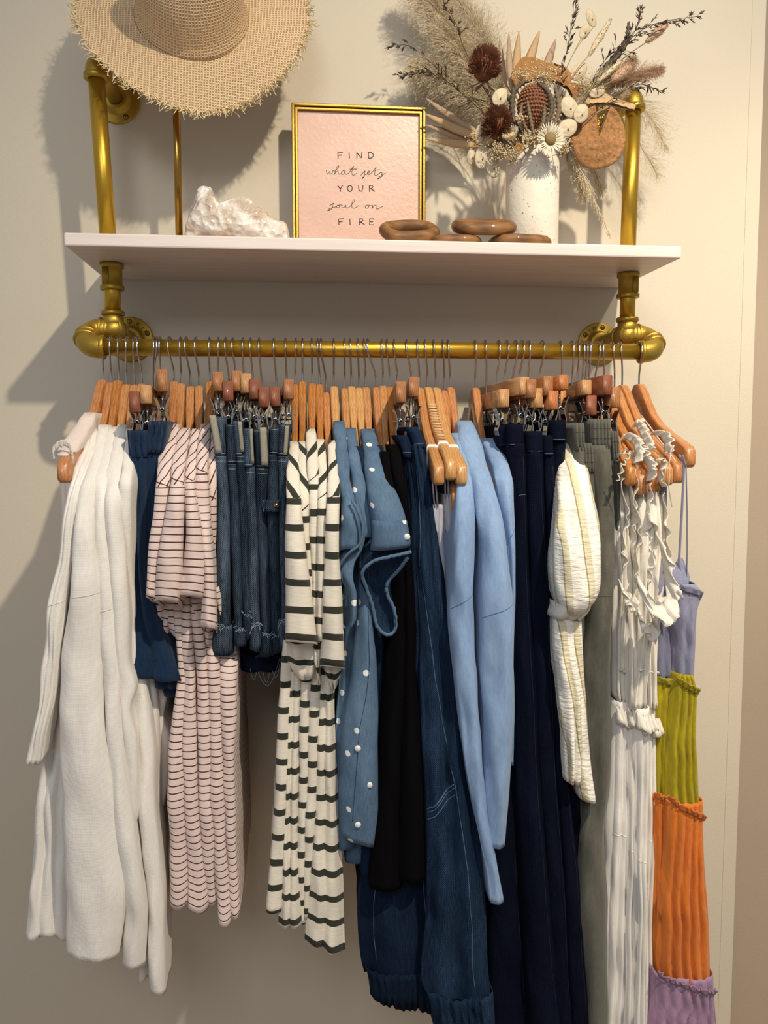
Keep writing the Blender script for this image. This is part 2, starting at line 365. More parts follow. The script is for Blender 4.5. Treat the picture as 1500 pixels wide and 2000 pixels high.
for sx, X in ((-1, FL), (1, FR)):
    mb = MB(); mb.tube([(X, -.004, ZF), (X, YU, ZF)], PR, 28); obj('wall_pipe', mb, GOLDC, rack)
    mb = MB(); mb.tube([(X, YU+.028, ZF), (X, YU-.0, ZF), (X, YU-.012, ZF)], [.0175, .0175, .0165], 28)
    mb.tube([(X, YU, ZF), (X, YU, ZF+.026)], .0168, 28); mb.tube([(X, YU, ZF), (X+sx*.022, YU, ZF)], .0168, 28)
    mb.ell((X, YU, ZF), .0185, .0185, .0185, seg=24, rings=14)
    collar(mb, (X, YU, ZF+.026), (0, 0, 1), .0195, .004); collar(mb, (X+sx*.02, YU, ZF), (1, 0, 0), .0195, .003); collar(mb, (X, YU+.028, ZF), (0, 1, 0), .0195, .004)
    obj('tee_fitting', mb, GOLDC, rack)
    ex = X+sx*.038; dv = Vector((0, ROD_Y-YU, ZR-ZF)); e1 = Vector((ex, YU, ZF)); e2 = e1+dv; md = e1+dv*.5
    mb = MB(); mb.tube(bez((X+sx*.012, YU, ZF), e1, md, 14), .0175, 28); collar(mb, e1+dv*.42, dv, .0200, .004); obj('elbow_fitting', mb, GOLDC, rack)
    mb = MB(); mb.tube(bez(e1+dv*.35, e2, (X+sx*.008, ROD_Y, ZR), 14), .0180, 28); collar(mb, e1+dv*.62, dv, .0200, .0035); collar(mb, (X+sx*.008, ROD_Y, ZR), (1, 0, 0), .0195, .004)
    obj('elbow_fitting', mb, GOLDC, rack)
    mb = MB(); mb.tube([(X, YU, ZF+.02), (X, YU, ZS-.001)], PR*.98, 28); obj('lower_upright', mb, GOLD, rack)
    mb = MB(); z1 = ZS-.001; zc = z1-.043; mb.lathe([(PR, zc), (.0185, zc), (.0195, zc+.001), (.0195, zc+.007), (.0165, zc+.009), (.0165, z1-.009), (.0195, z1-.007), (.0195, z1-.001), (.0185, z1), (PR, z1)], (X, YU, 0), (0, 0, 1), 32)
    mb.box((X+sx*.002, YU-.0178, zc+.008), (X+sx*.012, YU-.012, z1-.008)); obj('coupling', mb, GOLDC, rack)
    # upper half
    tp = P(188, 150, YU) if sx < 0 else P(1237, 212, YU); bt = P(212, 455, YU) if sx < 0 else P(1226, 482, YU)
    bt.z = ZS+TS+.001; bt.y = tp.y = YU
    mb = MB(); mb.tube([bt, tp], PR*1.0, 28); obj('upper_upright', mb, GOLD, rack)
    mb = MB(); collar(mb, bt+Vector((0, 0, .004)), (0, 0, 1), .0185, .004); obj('floor_collar', mb, GOLDC, rack)
    wl = P(229, 197, 0) if sx < 0 else Vector((tp.x, 0, tp.z+.02)); wl.y = 0; top = Vector((tp.x, YU, wl.z)) if sx < 0 else Vector((tp.x, YU, tp.z+.024))
    mb = MB(); up = Vector((0, 0, 1)); mb.tube(bez(tp-up*.003, tp+up*.024, Vector((tp.x+(wl.x-tp.x)*.2, YU+.028, tp.z+.024+(wl.z-tp.z-.024)*.2)), 14), .0178, 28); collar(mb, tp, (0, 0, 1), .0200, .005); obj('elbow_fitting', mb, GOLDC, rack)
    mb = MB(); mb.tube([Vector((tp.x+(wl.x-tp.x)*.1, YU+.02, tp.z+.024+(wl.z-tp.z-.024)*.15)), (wl.x, -.004, wl.z)], PR, 28); obj('wall_pipe', mb, GOLDC, rack)
    flange(wl.x, wl.z, '', 0, (-62, 40, 120, 200))
# ---------------------------------------------------------------- shelf
mb = MB(); mb.box((XS, -SD, ZS), (XS+LS, -.001, ZS+TS))
obj('wall_shelf', mb, WHITEW, smooth=False, bevel=.0025, label='long white painted wooden shelf board carried by the gold pipes', cat='shelf')
ZT = ZS+TS+.0008
# ---------------------------------------------------------------- hat stand and hat
STRAW = None
t = NT('straw'); v = t.coord('UV')
wa = t.n('ShaderNodeTexWave', i_Vector=v, i_Scale=66, i_Distortion=1.4, i_Detail=1, bands_direction='X').outputs[1]
wb = t.n('ShaderNodeTexWave', i_Vector=v, i_Scale=66, i_Distortion=1.4, i_Detail=1, bands_direction='Y').outputs[1]
pr = t.math('MULTIPLY', wa, wb); chk = t.math('ABSOLUTE', t.math('SUBTRACT', wa, wb)); nn = t.noise(v, 160, 3)
hgt = t.math('ADD', t.math('ADD', chk, pr), t.math('MULTIPLY', nn, .9))
colr = t.mix(t.ramp(hgt, .25, 1.25), hx('B5875A'), hx('F3D5AA'))
STRAW = t.fin(colr, .8, bump=hgt, bd=.0022, bs=1.)
STRAND = plain('straw_strand', 'E3CFA2', .8)
hc = P(375, 30, -.135); ax = Vector((.05, -.91, .40)).normalized(); e1 = Vector((1, 0, .0)); e1 = (e1-ax*e1.dot(ax)).normalized(); e2 = ax.cross(e1)
if e2.z < 0: e2 = -e2
st = thing('hat_stand', 'thin brass hat stand pole standing on the left of the shelf', 'hat stand', P(350, 458, -.112))
b = P(350, 458, -.112); b.z = ZT; tpz = P(345, 235, -.112)
mb = MB(); topx = b+(tpz-b)*1.62; mb.tube([b, topx], .0062, 20); obj('pole', mb, BRASS, st)
mb = MB(); mb.lathe([(0, 0), (.032, 0), (.032, .0025), (.03, .004), (.008, .006), (.007, .012)], b, (0, 0, 1), 36); obj('base', mb, BRASS, st)
mb = MB(); mb.ell(topx+Vector((0, -.0, 0)), .03, .03, .02); obj('head_cap', mb, BRASS, st)
hat = thing('sun_hat', 'natural woven straw sun hat with a wide frayed brim, hung on the brass stand', 'hat', hc)
def hatp(r, th, h): return hc+e1*(r*math.cos(th))+e2*(r*math.sin(th))+ax*h
RB = .186
def brim_h(r, th):
    s = max(0, (r-.075)/(RB-.075)); return -.012*s+.016*s*s*math.sin(2*th+.6)+.008*s*math.sin(3*th+2)
def brim_r(th): return RB*(1-.05*max(0, -math.sin(th))+.025*math.sin(3*th+.5)+.02*math.sin(2*th+1.)+.012*noise.noise(Vector((math.cos(th)*4, math.sin(th)*4, 0))))
mb = MB(); mb.uv = []; NA, NR = 120, 26
for i in range(NR+1):
    for j in range(NA):
        th = 2*math.pi*j/NA; r = .078+(brim_r(th)-.078)*i/NR; mb.v.append(hatp(r, th, brim_h(r, th)))
for i in range(NR):
    for j in range(NA):
        q = [(i, j), (i, j+1), (i+1, j+1), (i+1, j)]; mb.f.append(tuple(a*NA+(b_ % NA) for a, b_ in q))
        mb.uv.append(tuple(((.078+a*.0042)*math.cos(2*math.pi*b_/NA), (.078+a*.0042)*math.sin(2*math.pi*b_/NA)) for a, b_ in q))
obj('brim', mb, STRAW, hat, solid=.0018)
mb = MB(); mb.uv = []; prof = [(.092, -.004), (.087, .004), (.083, .02), (.080, .05), (.076, .08), (.068, .104), (.055, .116), (.040, .116), (.028, .106), (.014, .098), (.001, .096)]
sl_ = [0]
for (r, h), (r2, h2) in zip(prof, prof[1:]): sl_.append(sl_[-1]+math.hypot(r2-r, h2-h))
for r, h in prof:
    for j in range(72):
        th = 2*math.pi*j/72; rr_ = r*(1+.08*math.cos(2*th)*(h > .06)); mb.v.append(hatp(rr_*1.02, th, h+(.012*math.cos(th*2+1) if h > .08 else 0)))
for i in range(len(prof)-1):
    for j in range(72):
        mb.f.append((i*72+j, i*72+(j+1) % 72, (i+1)*72+(j+1) % 72, (i+1)*72+j))
        mb.uv.append(tuple((u_*.0069, sl_[v_]) for u_, v_ in ((j, i), (j+1, i), (j+1, i+1), (j, i+1))))
obj('crown', mb, STRAW, hat, solid=.0018)
random.seed(4); mb = MB()
for k in range(900):
    th = random.uniform(0, 6.283); r = brim_r(th)*random.uniform(.955, 1.0); p = hatp(r, th, brim_h(r, th)+random.uniform(-.0015, .002))
    d = (e1*math.cos(th)+e2*math.sin(th))*random.uniform(.4, 1)+(e2*math.cos(th)-e1*math.sin(th))*random.uniform(-1, 1)+ax*random.uniform(-.4, .5)
    l = random.uniform(.004, .013); q = p+d.normalized()*l; q2 = q+(d.normalized()+Vector((random.uniform(-1, 1), random.uniform(-1, 1), random.uniform(-1, 1)))).normalized()*l*.6
    mb.hair(p, q, .0008, .0007); mb.hair(q, q2, .0007, .0004)
tag(obj('frayed_edge', mb, STRAND, hat, smooth=False), kind='stuff')
# ---------------------------------------------------------------- crystal
t = NT('quartz'); o_ = t.coord('Object'); n1 = t.noise(o_, 28, 5); 
CRY = t.fin(t.mix(t.ramp(n1, .42, .66), hx('C9B8A4'), hx('F4F0EA')), .25, bump=t.n('ShaderNodeTexVoronoi', i_Vector=o_, i_Scale=95.).outputs['Distance'], bd=.006, bs=.8, **{'Subsurface Weight': .25, 'Subsurface Scale': .02, 'Coat Weight': .3})
a_ = P(361, 440, -.17); b_ = P(564, 462, -.17); c0 = (a_+b_)/2; c0.z = ZT; wc = (b_.x-a_.x)
import bmesh
bm = bmesh.new(); bmesh.ops.create_icosphere(bm, subdivisions=6, radius=1); random.seed(2)
zt1 = P(398, 365, -.17).z-ZT; zt2 = P(460, 393, -.17).z-ZT; zt3 = P(545, 430, -.17).z-ZT
kx = [(-1, .028), (-.86, .062), (-.62, zt1*1.0), (-.48, zt1*.98), (-.32, zt2*.88), (0, zt2*1.02), (.3, zt2*.96), (.5, zt2*.8), (.75, zt3*1.0), (.92, zt3*.85), (1, .014)]
for vv in bm.verts:
    p = vv.co.copy(); n = noise.noise(p*2.2); cell = noise.cell_vector(p*4.5+Vector((n, n, n)))
    x = max(-1, min(1, p.x)); H = herm(kx, x)[0]
    fz = p.z/math.sqrt(max(.02, 1-x*x)) if abs(x) < .999 else 0; fy = p.y/math.sqrt(max(.02, 1-x*x)) if abs(x) < .999 else 0
    q = Vector((x*wc/2, fy*.042*math.sqrt(max(0, 1-x*x*.8)), H*(.5+.5*max(-1, min(1, fz))))); 
    w3 = Vector((q.x*34, q.y*34, q.z*34)); dsp = .010*(noise.voronoi(w3)[0][0]-.35)+.004*noise.noise(w3*1.1)+.0018*(noise.voronoi(w3*2.6)[0][0]-.3)
    q += Vector((p.x*.4, p.y, max(.1, p.z)))*dsp*1.3; q.z = max(0, q.z) if x < -.3 or True else q.z; vv.co = q
me = bpy.data.meshes.new('crystal'); bm.to_mesh(me); bm.free(); me.materials.append(CRY)
tag(link('quartz_crystal_cluster', me, None, c0), 'rough white quartz crystal cluster lying on the shelf beside the framed print', 'crystal')
# ---------------------------------------------------------------- framed print
FY = -.062
fr = thing('picture_frame', 'gold framed pink print with hand lettering standing on the shelf', 'picture frame', P(700, 467, FY))
tl, tr = P(563, 198, FY), P(828, 210, FY); bl = P(573, 467, FY); XL, XR = bl.x-.001, P(831, 440, FY).x; ZB = ZT; ZTop = (tl.z+tr.z)/2
def frx(t_): return (XL+(tl.x-XL)*t_, XR+(tr.x-XR)*t_)
GF = plain('gold_frame', 'C09A48', .28, 1., 1, 300, .0003)
def ring_bar(i0, y0, y1, wd):
    mb = MB()
    o = [(XL+i0, ZB+i0), (XR-i0, ZB+i0), (XR-i0, ZTop-i0), (XL+i0, ZTop-i0)]; n_ = [(XL+i0+wd, ZB+i0+wd), (XR-i0-wd, ZB+i0+wd), (XR-i0-wd, ZTop-i0-wd), (XL+i0+wd, ZTop-i0-wd)]
    for y in (y0, y1):
        for x, z in o+n_: mb.v.append(Vector((x, y, z)))
    for i in range(4):
        j = (i+1) % 4; mb.f += [(i, j, 4+j, 4+i), (8+i, 12+i, 12+j, 8+j), (i, 8+i, 8+j, j), (4+i, 4+j, 12+j, 12+i)]
    return mb
obj('outer_moulding', ring_bar(0, FY, FY+.018, .0052), GF, fr, smooth=False, bevel=.0012)
obj('inner_moulding', ring_bar(.0058, FY+.003, FY+.016, .0052), GF, fr, smooth=False, bevel=.0012)
DK = plain('frame_groove', '4A3414', .5, .6); obj('groove', ring_bar(.004, FY+.008, FY+.015, .003), DK, fr, smooth=False)
t = NT('pink_paper'); o_ = t.coord('Object'); pc = t.mix(t.ramp(t.noise(o_, 14, 4), .35, .7), hx('CB9F88'), hx('D3AB94'))
PAPER = t.fin(pc, .40, bump=t.noise(o_, 160, 3), bd=.0008, bs=.5, **{'Specular IOR Level': 1.})
mb = MB(); mb.box((XL+.010, FY+.009, ZB+.010), (XR-.010, FY+.011, ZTop-.010)); obj('print', mb, PAPER, fr, smooth=False)
mb = MB(); mb.box((XL+.003, FY+.012, ZB+.003), (XR-.003, FY+.017, ZTop-.003)); obj('backing_board', mb, DK, fr, smooth=False)
INK = plain('ink', '1E1815', .7)
def ip(x, y):
    p = P(540+x*.21333, 180+y*.21333, FY+.0088); return p
def spl(pts, n=8):
    out = []
    for i in range(len(pts)-1):
        p0, p1, p2, p3 = pts[max(i-1, 0)], pts[i], pts[i+1], pts[min(i+2, len(pts)-1)]
        for k in range(n):
            t_ = k/n; out.append(tuple(.5*((2*p1[a])+(-p0[a]+p2[a])*t_+(2*p0[a]-5*p1[a]+4*p2[a]-p3[a])*t_*t_+(-p0[a]+3*p1[a]-3*p2[a]+p3[a])*t_**3) for a in (0, 1)))
    return out+[pts[-1]]
def word(strokes, r, smooth=True):
    mb = MB()
    for s in strokes:
        s = spl(s) if smooth and len(s) > 2 else s
        mb.tube([ip(*q) for q in s], r, 6, flat=1)
    for v in mb.v: v.y = FY+.0088+(v.y-FY-.0088)*.15
    obj('lettering', mb, INK, fr)
LT = {'F': [[(2, 60), (0, 2), (46, 0)], [(1, 30), (36, 27)]], 'I': [[(0, 2), (3, 58)]], 'N': [[(2, 58), (0, 4)], [(0, 4), (44, 54)], [(44, 54), (47, 0)]], 'Y': [[(0, 2), (24, 34)], [(46, 0), (24, 34), (26, 60)]],
      'U': [[(0, 0), (1, 32), (12, 54), (30, 52), (38, 30), (40, 0)]], 'R': [[(2, 60), (0, 3)], [(0, 3), (28, 0), (34, 16), (22, 30), (3, 32)], [(14, 32), (50, 58)]], 'E': [[(44, 2), (3, 2), (2, 56), (42, 58)], [(3, 29), (34, 28)]],
      'D': [[(2, 58), (0, 2)], [(0, 2), (26, 4), (46, 26), (32, 52), (2, 58)]], 'O': [[(22, 0), (4, 14), (2, 40), (20, 58), (40, 44), (42, 18), (22, 0)]]}
for lets, y0 in (((('F', 562), ('I', 665), ('N', 735), ('D', 842)), 549), ((('Y', 560), ('O', 650), ('U', 752), ('R', 850)), 852), ((('F', 570), ('I', 672), ('R', 758), ('E', 850)), 1158)):
    for ch, x0 in lets:
        word([[(x0+a, y0+b_*.98) for a, b_ in s] for s in LT[ch]], .00075, ch in 'DOUR' and False or ch in 'DOU')
word([[(455, 716), (462, 742), (472, 748), (486, 726), (490, 742), (500, 748), (514, 730), (516, 716), (530, 724), (552, 706), (572, 684), (566, 674), (552, 690), (530, 752), (548, 728), (562, 722), (566, 736), (572, 750), (592, 748)],
      [(628, 724), (610, 720), (594, 736), (598, 752), (616, 748), (630, 724), (630, 744), (642, 752), (668, 734), (690, 700), (706, 678), (690, 726), (692, 752), (708, 760), (734, 742)], [(668, 706), (736, 704)]], .00045)
word([[(772, 762), (800, 730), (812, 722), (806, 742), (808, 762), (794, 782), (788, 790), (792, 776)], [(812, 756), (838, 744), (852, 728), (842, 722), (832, 740), (838, 754), (860, 748), (890, 716), (912, 688), (900, 730), (900, 758), (916, 764), (944, 742), (966, 736), (964, 752), (968, 768), (948, 784), (930, 792), (944, 776), (1000, 740)], [(892, 716), (948, 712)]], .00045)
word([[(484, 1042), (512, 1022), (528, 1020), (510, 1034), (514, 1054), (494, 1076), (470, 1086), (486, 1066), (540, 1050), (560, 1036), (574, 1040), (572, 1056), (556, 1060), (550, 1046), (566, 1036), (600, 1034), (598, 1052), (614, 1058), (636, 1036), (636, 1056), (660, 1058), (692, 1026), (716, 996), (708, 986), (694, 1010), (688, 1044), (700, 1062), (724, 1058), (748, 1038)]], .00045)
word([[(846, 1036), (822, 1036), (812, 1052), (826, 1064), (844, 1052), (842, 1036), (866, 1040), (880, 1036), (874, 1066), (890, 1044), (912, 1036), (912, 1064), (930, 1068), (974, 1044)]], .00045)
for x_, y_ in ((490, 1078), (796, 782), (936, 788)): word([[(x_-8, y_+5), (x_+4, y_-4)]], .0009, False)
# ---------------------------------------------------------------- wooden link chain
def chain_ring(c, a, b_, r, tiltx, rz, label, roll=0, asp=1., lift=None):
    mb = MB(); n = 48; c = Vector(c); Mx = Matrix.Rotation(rz, 3, 'Z') @ Matrix.Rotation(tiltx, 3, 'Y') @ Matrix.Rotation(roll, 3, 'X'); mb.v = []
    seg = 16
    for i in range(n):
        th = 2*math.pi*i/n; e = .72; cx, sy = math.cos(th), math.sin(th)
        p = Vector((a*math.copysign(abs(cx)**e, cx), b_*math.copysign(abs(sy)**e, sy), 0)); nrm = Vector((cx/a, sy/b_, 0)).normalized()
        for j in range(seg):
            g = 2*math.pi*j/seg; mb.v.append(c+Mx@(p+nrm*r*math.cos(g)+Vector((0, 0, r*asp*math.sin(g)))))
    for i in range(n):
        for j in range(seg): mb.f.append((i*seg+j, ((i+1) % n)*seg+j, ((i+1) % n)*seg+(j+1) % seg, i*seg+(j+1) % seg))
    zmin = min(v.z for v in mb.v)
    if lift is None:
        for v in mb.v: v.z += ZT-zmin
    obj('wooden_link', mb, RINGW, label=label, cat='wooden chain link', group='carved wooden chain links on the shelf')
RY = -.215
chain_ring(P(800, 455, RY), .040, .026, .0098, -.12, .25, 'dark wooden oval link at the left end of the chain, in front of the frame', roll=.55)
chain_ring(P(888, 466, RY), .036, .026, .0078, 0, -.1, 'dark wooden oval link lying flat, second from the left of the chain')
chain_ring(P(945, 443, RY-.004), .043, .026, .0100, .0, -.05, 'dark wooden oval link propped up on its two neighbours in the chain', roll=.35, lift=1)
chain_ring(P(1014, 465, RY), .043, .031, .0088, 0, .05, 'dark wooden oval link at the right end of the chain, before the white vase')
# ---------------------------------------------------------------- hangers
def loft_rect(mb, secs, rr=.45):
    """secs: (x, y, ztop, zbot, halfwidth); rounded rectangular sections along the arm"""
    k = len(mb.v); n = 12
    for i, (x, y, zt, zb, hw) in enumerate(secs):
        hh = (zt-zb)/2; zc = (zt+zb)/2; r = min(hw, hh)*rr
        for (sx, sz) in ((1, 1), (-1, 1), (-1, -1), (1, -1)):
            for q in (0, .5, 1):
                a0 = {(1, 1): 0, (-1, 1): 90, (-1, -1): 180, (1, -1): 270}[(sx, sz)]; a = math.radians(a0+90*q)
                mb.v.append(Vector((x+sx*(hw-r)+r*math.cos(a), y, zc+sz*(hh-r)+r*math.sin(a))))
    for i in range(len(secs)-1):
        for j in range(n): mb.f.append((k+i*n+j, k+(i+1)*n+j, k+(i+1)*n+(j+1) % n, k+i*n+(j+1) % n))
    mb.f.append(tuple(k+j for j in range(n))); mb.f.append(tuple(k+(len(secs)-1)*n+j for j in range(n))[::-1])
ARM = [(0, 0, -.036, .0062), (.012, -.002, -.044, .0064), (.026, -.014, -.060, .0064), (.045, -.036, -.080, .0066), (.07, -.062, -.102, .0068), (.10, -.084, -.122, .007), (.14, -.106, -.143, .0074), (.18, -.126, -.163, .008), (.205, -.140, -.172, .0084), (.213, -.147, -.170, .007)]
def arm_z(dy, d=0):                         # height of the arm's top below the neck
    for a, b in zip(ARM, ARM[1:]):
        if a[0] <= dy <= b[0]: return a[1]+(b[1]-a[1])*(dy-a[0])/(b[0]-a[0])
    return ARM[-1][1]
def hook(par, rod_px, neck, big=0):
    xr = P(rod_px, 684, ROD_Y-.016).x; xn = neck.x; R_ = .0165+big; pts = []
    pts.append(neck-Vector((0, 0, .004))); z0 = neck.z; zr = ZR+.0008+.0135+.0024-R_
    pts.append(Vector((xn, ROD_Y, z0+(zr-z0)*.28))); pts.append(Vector((xn+(xr-xn)*.35, ROD_Y-.006, z0+(zr-z0)*.55)))
    for i in range(13):
        a = math.radians(195-i*17.5); f = i/12
        pts.append(Vector((xr+(xn-xr)*.9*max(0, f-.3), ROD_Y+R_*math.cos(a), zr+R_*math.sin(a))))
    # smooth
    out = []
    for i in range(len(pts)-1):
        p0, p1, p2, p3 = pts[max(i-1, 0)], pts[i], pts[i+1], pts[min(i+2, len(pts)-1)]
        for k in range(3):
            t_ = k/3; out.append(.5*((2*p1)+(-p0+p2)*t_+(2*p0-5*p1+4*p2-p3)*t_*t_+(-p0+3*p1-3*p2+p3)*t_**3))
    out.append(pts[-1]); mb = MB(); mb.tube(out, .0016, 8); mb.ell(out[-1], .0022, .0022, .0022, seg=8, rings=6); obj('hook', mb, CHROME, par)
def wood_hanger(rod, nx, ny, lab, w=0, tip=None, endcap=False, cov=1., grp='wooden shirt hangers on the rail', bend=0, ribs=False):
    neck = P(nx, ny, ROD_Y); th = thing('wooden_hanger', lab, 'clothes hanger', neck, grp); hook(th, rod, neck)
    tx = P(tip[0], tip[1], ROD_Y-.213).x-neck.x if tip else 0.; dz = (P(tip[0], tip[1], ROD_Y-.213).z-neck.z+.158) if tip and cov == 1 else -.016
    secs = []
    for s in (1, -1):
        ar = ARM if s > 0 else ARM[1:]; q = []
        for (d, zt, zb, hw) in ar:
            f = d/.213; yy = -d*cov if s > 0 else d*.84*cov
            q.append((neck.x+s*tx*f+bend*f*(1-f), ROD_Y+yy, neck.z+zt+dz*f**1.3, neck.z+zb+dz*f**1.3, hw*(1 if cov == 1 or f < .3 else .7)))
        secs = q[::-1] if s > 0 else secs+q
    mb = MB(); loft_rect(mb, secs); obj('arms', mb, WOODS[w], th)
    if endcap:
        s0 = secs[3]; mb = MB(); s1 = secs[2]
        loft_rect(mb, [(s0[0], s0[1]-.004, s0[2]+.001, s0[3]-.001, s0[4]+.0013), (s0[0], s0[1]-.008, s0[2]-.001, s0[3]-.003, s0[4]+.0013)]); obj('strap_loop', mb, STRAPW, th)
    if ribs:
        mb = MB(); a, b = secs[6], secs[3]
        for i in range(14):
            f = i/13; x, y, z = [a[k]+(b[k]-a[k])*f for k in (0, 1, 2)]; mb.tube([(x-.0062, y, z+.0007), (x+.0062, y, z+.0007)], .0011, 6)
        obj('grip_ribs', mb, CLEARP, th)
    return neck
def clip(par, c, zt, zw, s=1, name='clip'):
    """two sprung jaws hanging from the bar at c (x, y), closed on the waistband at height zw"""
    x, y = c; mb = MB(); mb.tube([(x, y, zt), (x, y, zw+.012)], .0015, 8)
    mb.lathe([(.0018, -.007), (.0034, -.007), (.0034, .007), (.0018, .007)], (x, y, zw+.012), (0, 1, 0), 14)
    mb.tube([(x-.0105, y, zw+.012), (x+.0105, y, zw+.012)], .0012, 6); cl = obj(name, mb, CHROME, par)
    for q in (-1, 1):
        m2 = MB(); pr = [(q*.0115, .029), (q*.0080, .021), (q*.0055, .011), (q*.0065, .003), (q*.0085, -.004), (q*.0072, -.011), (q*.0062, -.012)]
        for i, (dx, dz) in enumerate(pr):
            wd = .0105-.0025*(i/(len(pr)-1))*0
            for (yy, tt) in ((-wd, 0), (wd, 0), (wd, .0013), (-wd, .0013)): m2.v.append(Vector((x+dx-q*tt, y+yy, zw+dz)))
        for i in range(len(pr)-1):
            for j in range(4): m2.f.append((i*4+j, i*4+(j+1) % 4, i*4+4+(j+1) % 4, i*4+4+j))
        m2.f += [(0, 1, 2, 3), tuple(4*(len(pr)-1)+k for k in (3, 2, 1, 0))]
        obj('jaw', m2, CHROME, cl, smooth=False)
def clip_hanger(rod, nx, ny, fx, ft, fb, lab, w=0, zwpx=822, grp='wooden clip hangers on the rail', front=.16, half=None):
    front += .0012*(len(bpy.data.objects) % 7)-.004; fy = ROD_Y-front; A = P(fx, ft, fy); B = P(fx, fb, fy); hh = A.z-B.z; hw = half or .0076
    neck = P(nx, ny, ROD_Y); neck.z = A.z; th = thing('wooden_clip_hanger', lab, 'clothes hanger', neck, grp); hook(th, rod, neck)
    dx = A.x-neck.x; secs = []
    for s in (1, .5, 0, -.5, -.95): secs.append((neck.x+dx*s, ROD_Y-front*s, A.z, B.z, hw))
    mb = MB(); loft_rect(mb, secs, .22); obj('bar', mb, CEDAR[w], th)
    zw = P(fx, zwpx, fy).z
    for s in (.86, -.8): clip(th, (neck.x+dx*s, ROD_Y-front*s), B.z, zw if zw < B.z-.02 else B.z-.02)
STRAPW = plain('white_elastic', 'EDE9E2', .7); CLEARP = plain('pale_grip', 'E6C9A4', .5)
WH = wood_hanger; CH = clip_hanger; gr = 'wooden shirt hangers on the rail'
T = [ # left: white blouses
 (200, 202, 741, 'reddish wooden hanger at the far left end with its tip bare below a sheer sleeve', 2, (122, 905), 0),
 (214, 217, 746, 'wooden hanger second from the left end of the rail, under a white blouse', 2, (152, 905), 0),
 (230, 232, 742, 'honey coloured wooden hanger third from the left end, under a white blouse', 1, (172, 900), 0),
 (246, 247, 750, 'wooden hanger fourth from the left end, under a white blouse', 0, (192, 905), 0),
 (260, 263, 751, 'wooden hanger fifth from the left end, under a white blouse', 0, (214, 905), 0),
 (268, 277, 749, 'wooden hanger sixth from the left end, half behind the dark red clip bar', 0, (236, 905), 0),
 (328, 340, 744, 'wooden hanger half hidden behind the orange clip bar, above the first red striped tee', 2, (318, 905), 0),
 (351, 354, 748, 'wooden hanger of the second red striped tee from the left', 0, (334, 900), 0),
 (361, 372, 754, 'wooden hanger of the third red striped tee from the left', 0, (357, 900), 0),
 (380, 389, 753, 'wooden hanger of the fourth red striped tee from the left', 0, (380, 900), 0),
 (408, 410, 744, 'yellowish wooden hanger of the last red striped tee, beside the denim shorts', 1, (402, 900), 0),
 (578, 577, 750, 'wooden hanger of the first olive striped tee from the left', 1, (573, 910), 0),
 (591, 591, 744, 'wooden hanger of the second olive striped tee from the left', 1, (589, 910), 0),
 (609, 610, 748, 'darker honey wooden hanger of the middle olive striped tee', 1, (608, 905), 0),
 (620, 624, 750, 'honey wooden hanger of the fourth olive striped tee from the left', 1, (629, 910), 0),
 (626, 637, 766, 'low hanging reddish wooden hanger of the last olive striped tee', 2, (648, 915), 0),
 (652, 652, 754, 'pale wooden hanger of the first chambray shirt from the left', 3, (668, 905), 0),
 (673, 673, 758, 'pale wooden hanger of the second chambray shirt from the left', 0, (692, 905), 0),
 (684, 686, 754, 'pale wooden hanger in the middle of the chambray shirts', 3, (708, 905), 0),
 (699, 701, 757, 'pale wooden hanger of the chambray shirt with the rolled cuff', 3, (722, 905), 0),
 (711, 714, 756, 'wooden hanger just right of the rolled cuff chambray shirt hanger', 0, (740, 900), 0),
 (717, 734, 756, 'wooden hanger with a tilted hook, last of the chambray shirt hangers', 2, (760, 900), 0),
 (746, 748, 753, 'wooden hanger carrying the left black dress, its arm uncovered', 0, (764, 895), 0),
 (756, 761, 755, 'dark honey wooden hanger carrying the right black dress', 1, (784, 895), 0)]
for (r, nx, ny, lab, w, tip, e) in T:
    WH(r, nx, ny, lab, w, (tip[0], tip[1]+(18 if r == 200 else 4)), cov=1. if r == 200 else .86)
WH(816, 819, 757, 'pale wooden hanger with a white strap loop, leftmost of the three bare tipped ones', 0, (858, 928), True)
WH(831, 835, 756, 'pale wooden hanger with clear ribbed grip and a white strap loop', 3, (882, 918), True, ribs=True)
WH(848, 851, 757, 'pale wooden hanger with a white strap loop, nearest to the light blue shirts', 3, (903, 928), True)
WH(876, 879, 756, 'reddish wooden hanger of the light blue shirt with the outermost left sleeve', 2, (930, 900), cov=.84)
WH(866, 868, 762, 'reddish wooden hanger tucked behind the bare tipped pale hangers', 2, (893, 945), cov=.95)
WH(930, 928, 757, 'dark glossy wooden hanger of the right light blue shirt', 2, (978, 900), cov=.84)
WH(1098, 1097, 760, 'wooden hanger of the beige striped white shirt, behind the clip bars', 0, (1150, 900), cov=.8)
WH(1154, 1150, 757, 'yellow wooden hanger of a white ruffled dress, its short tip leftmost of the bare tips', 1, (1236, 930))
WH(1172, 1162, 757, 'dark wooden hanger of a white ruffled dress, its tip just below the yellow one', 2, (1257, 948))
WH(1179, 1180, 757, 'honey wooden hanger of a white ruffled dress behind the last clip bar', 1, (1282, 944))
WH(1199, 1200, 755, 'wooden hanger third from the right end of the rail, tip bare beside white ruffles', 0, (1306, 930))
WH(1214, 1215, 752, 'wooden hanger second from the right end of the rail', 2, (1328, 925))
WH(1254, 1248, 750, 'large glossy wooden hanger at the far right end of the rail, set apart', 2, (1350, 893))
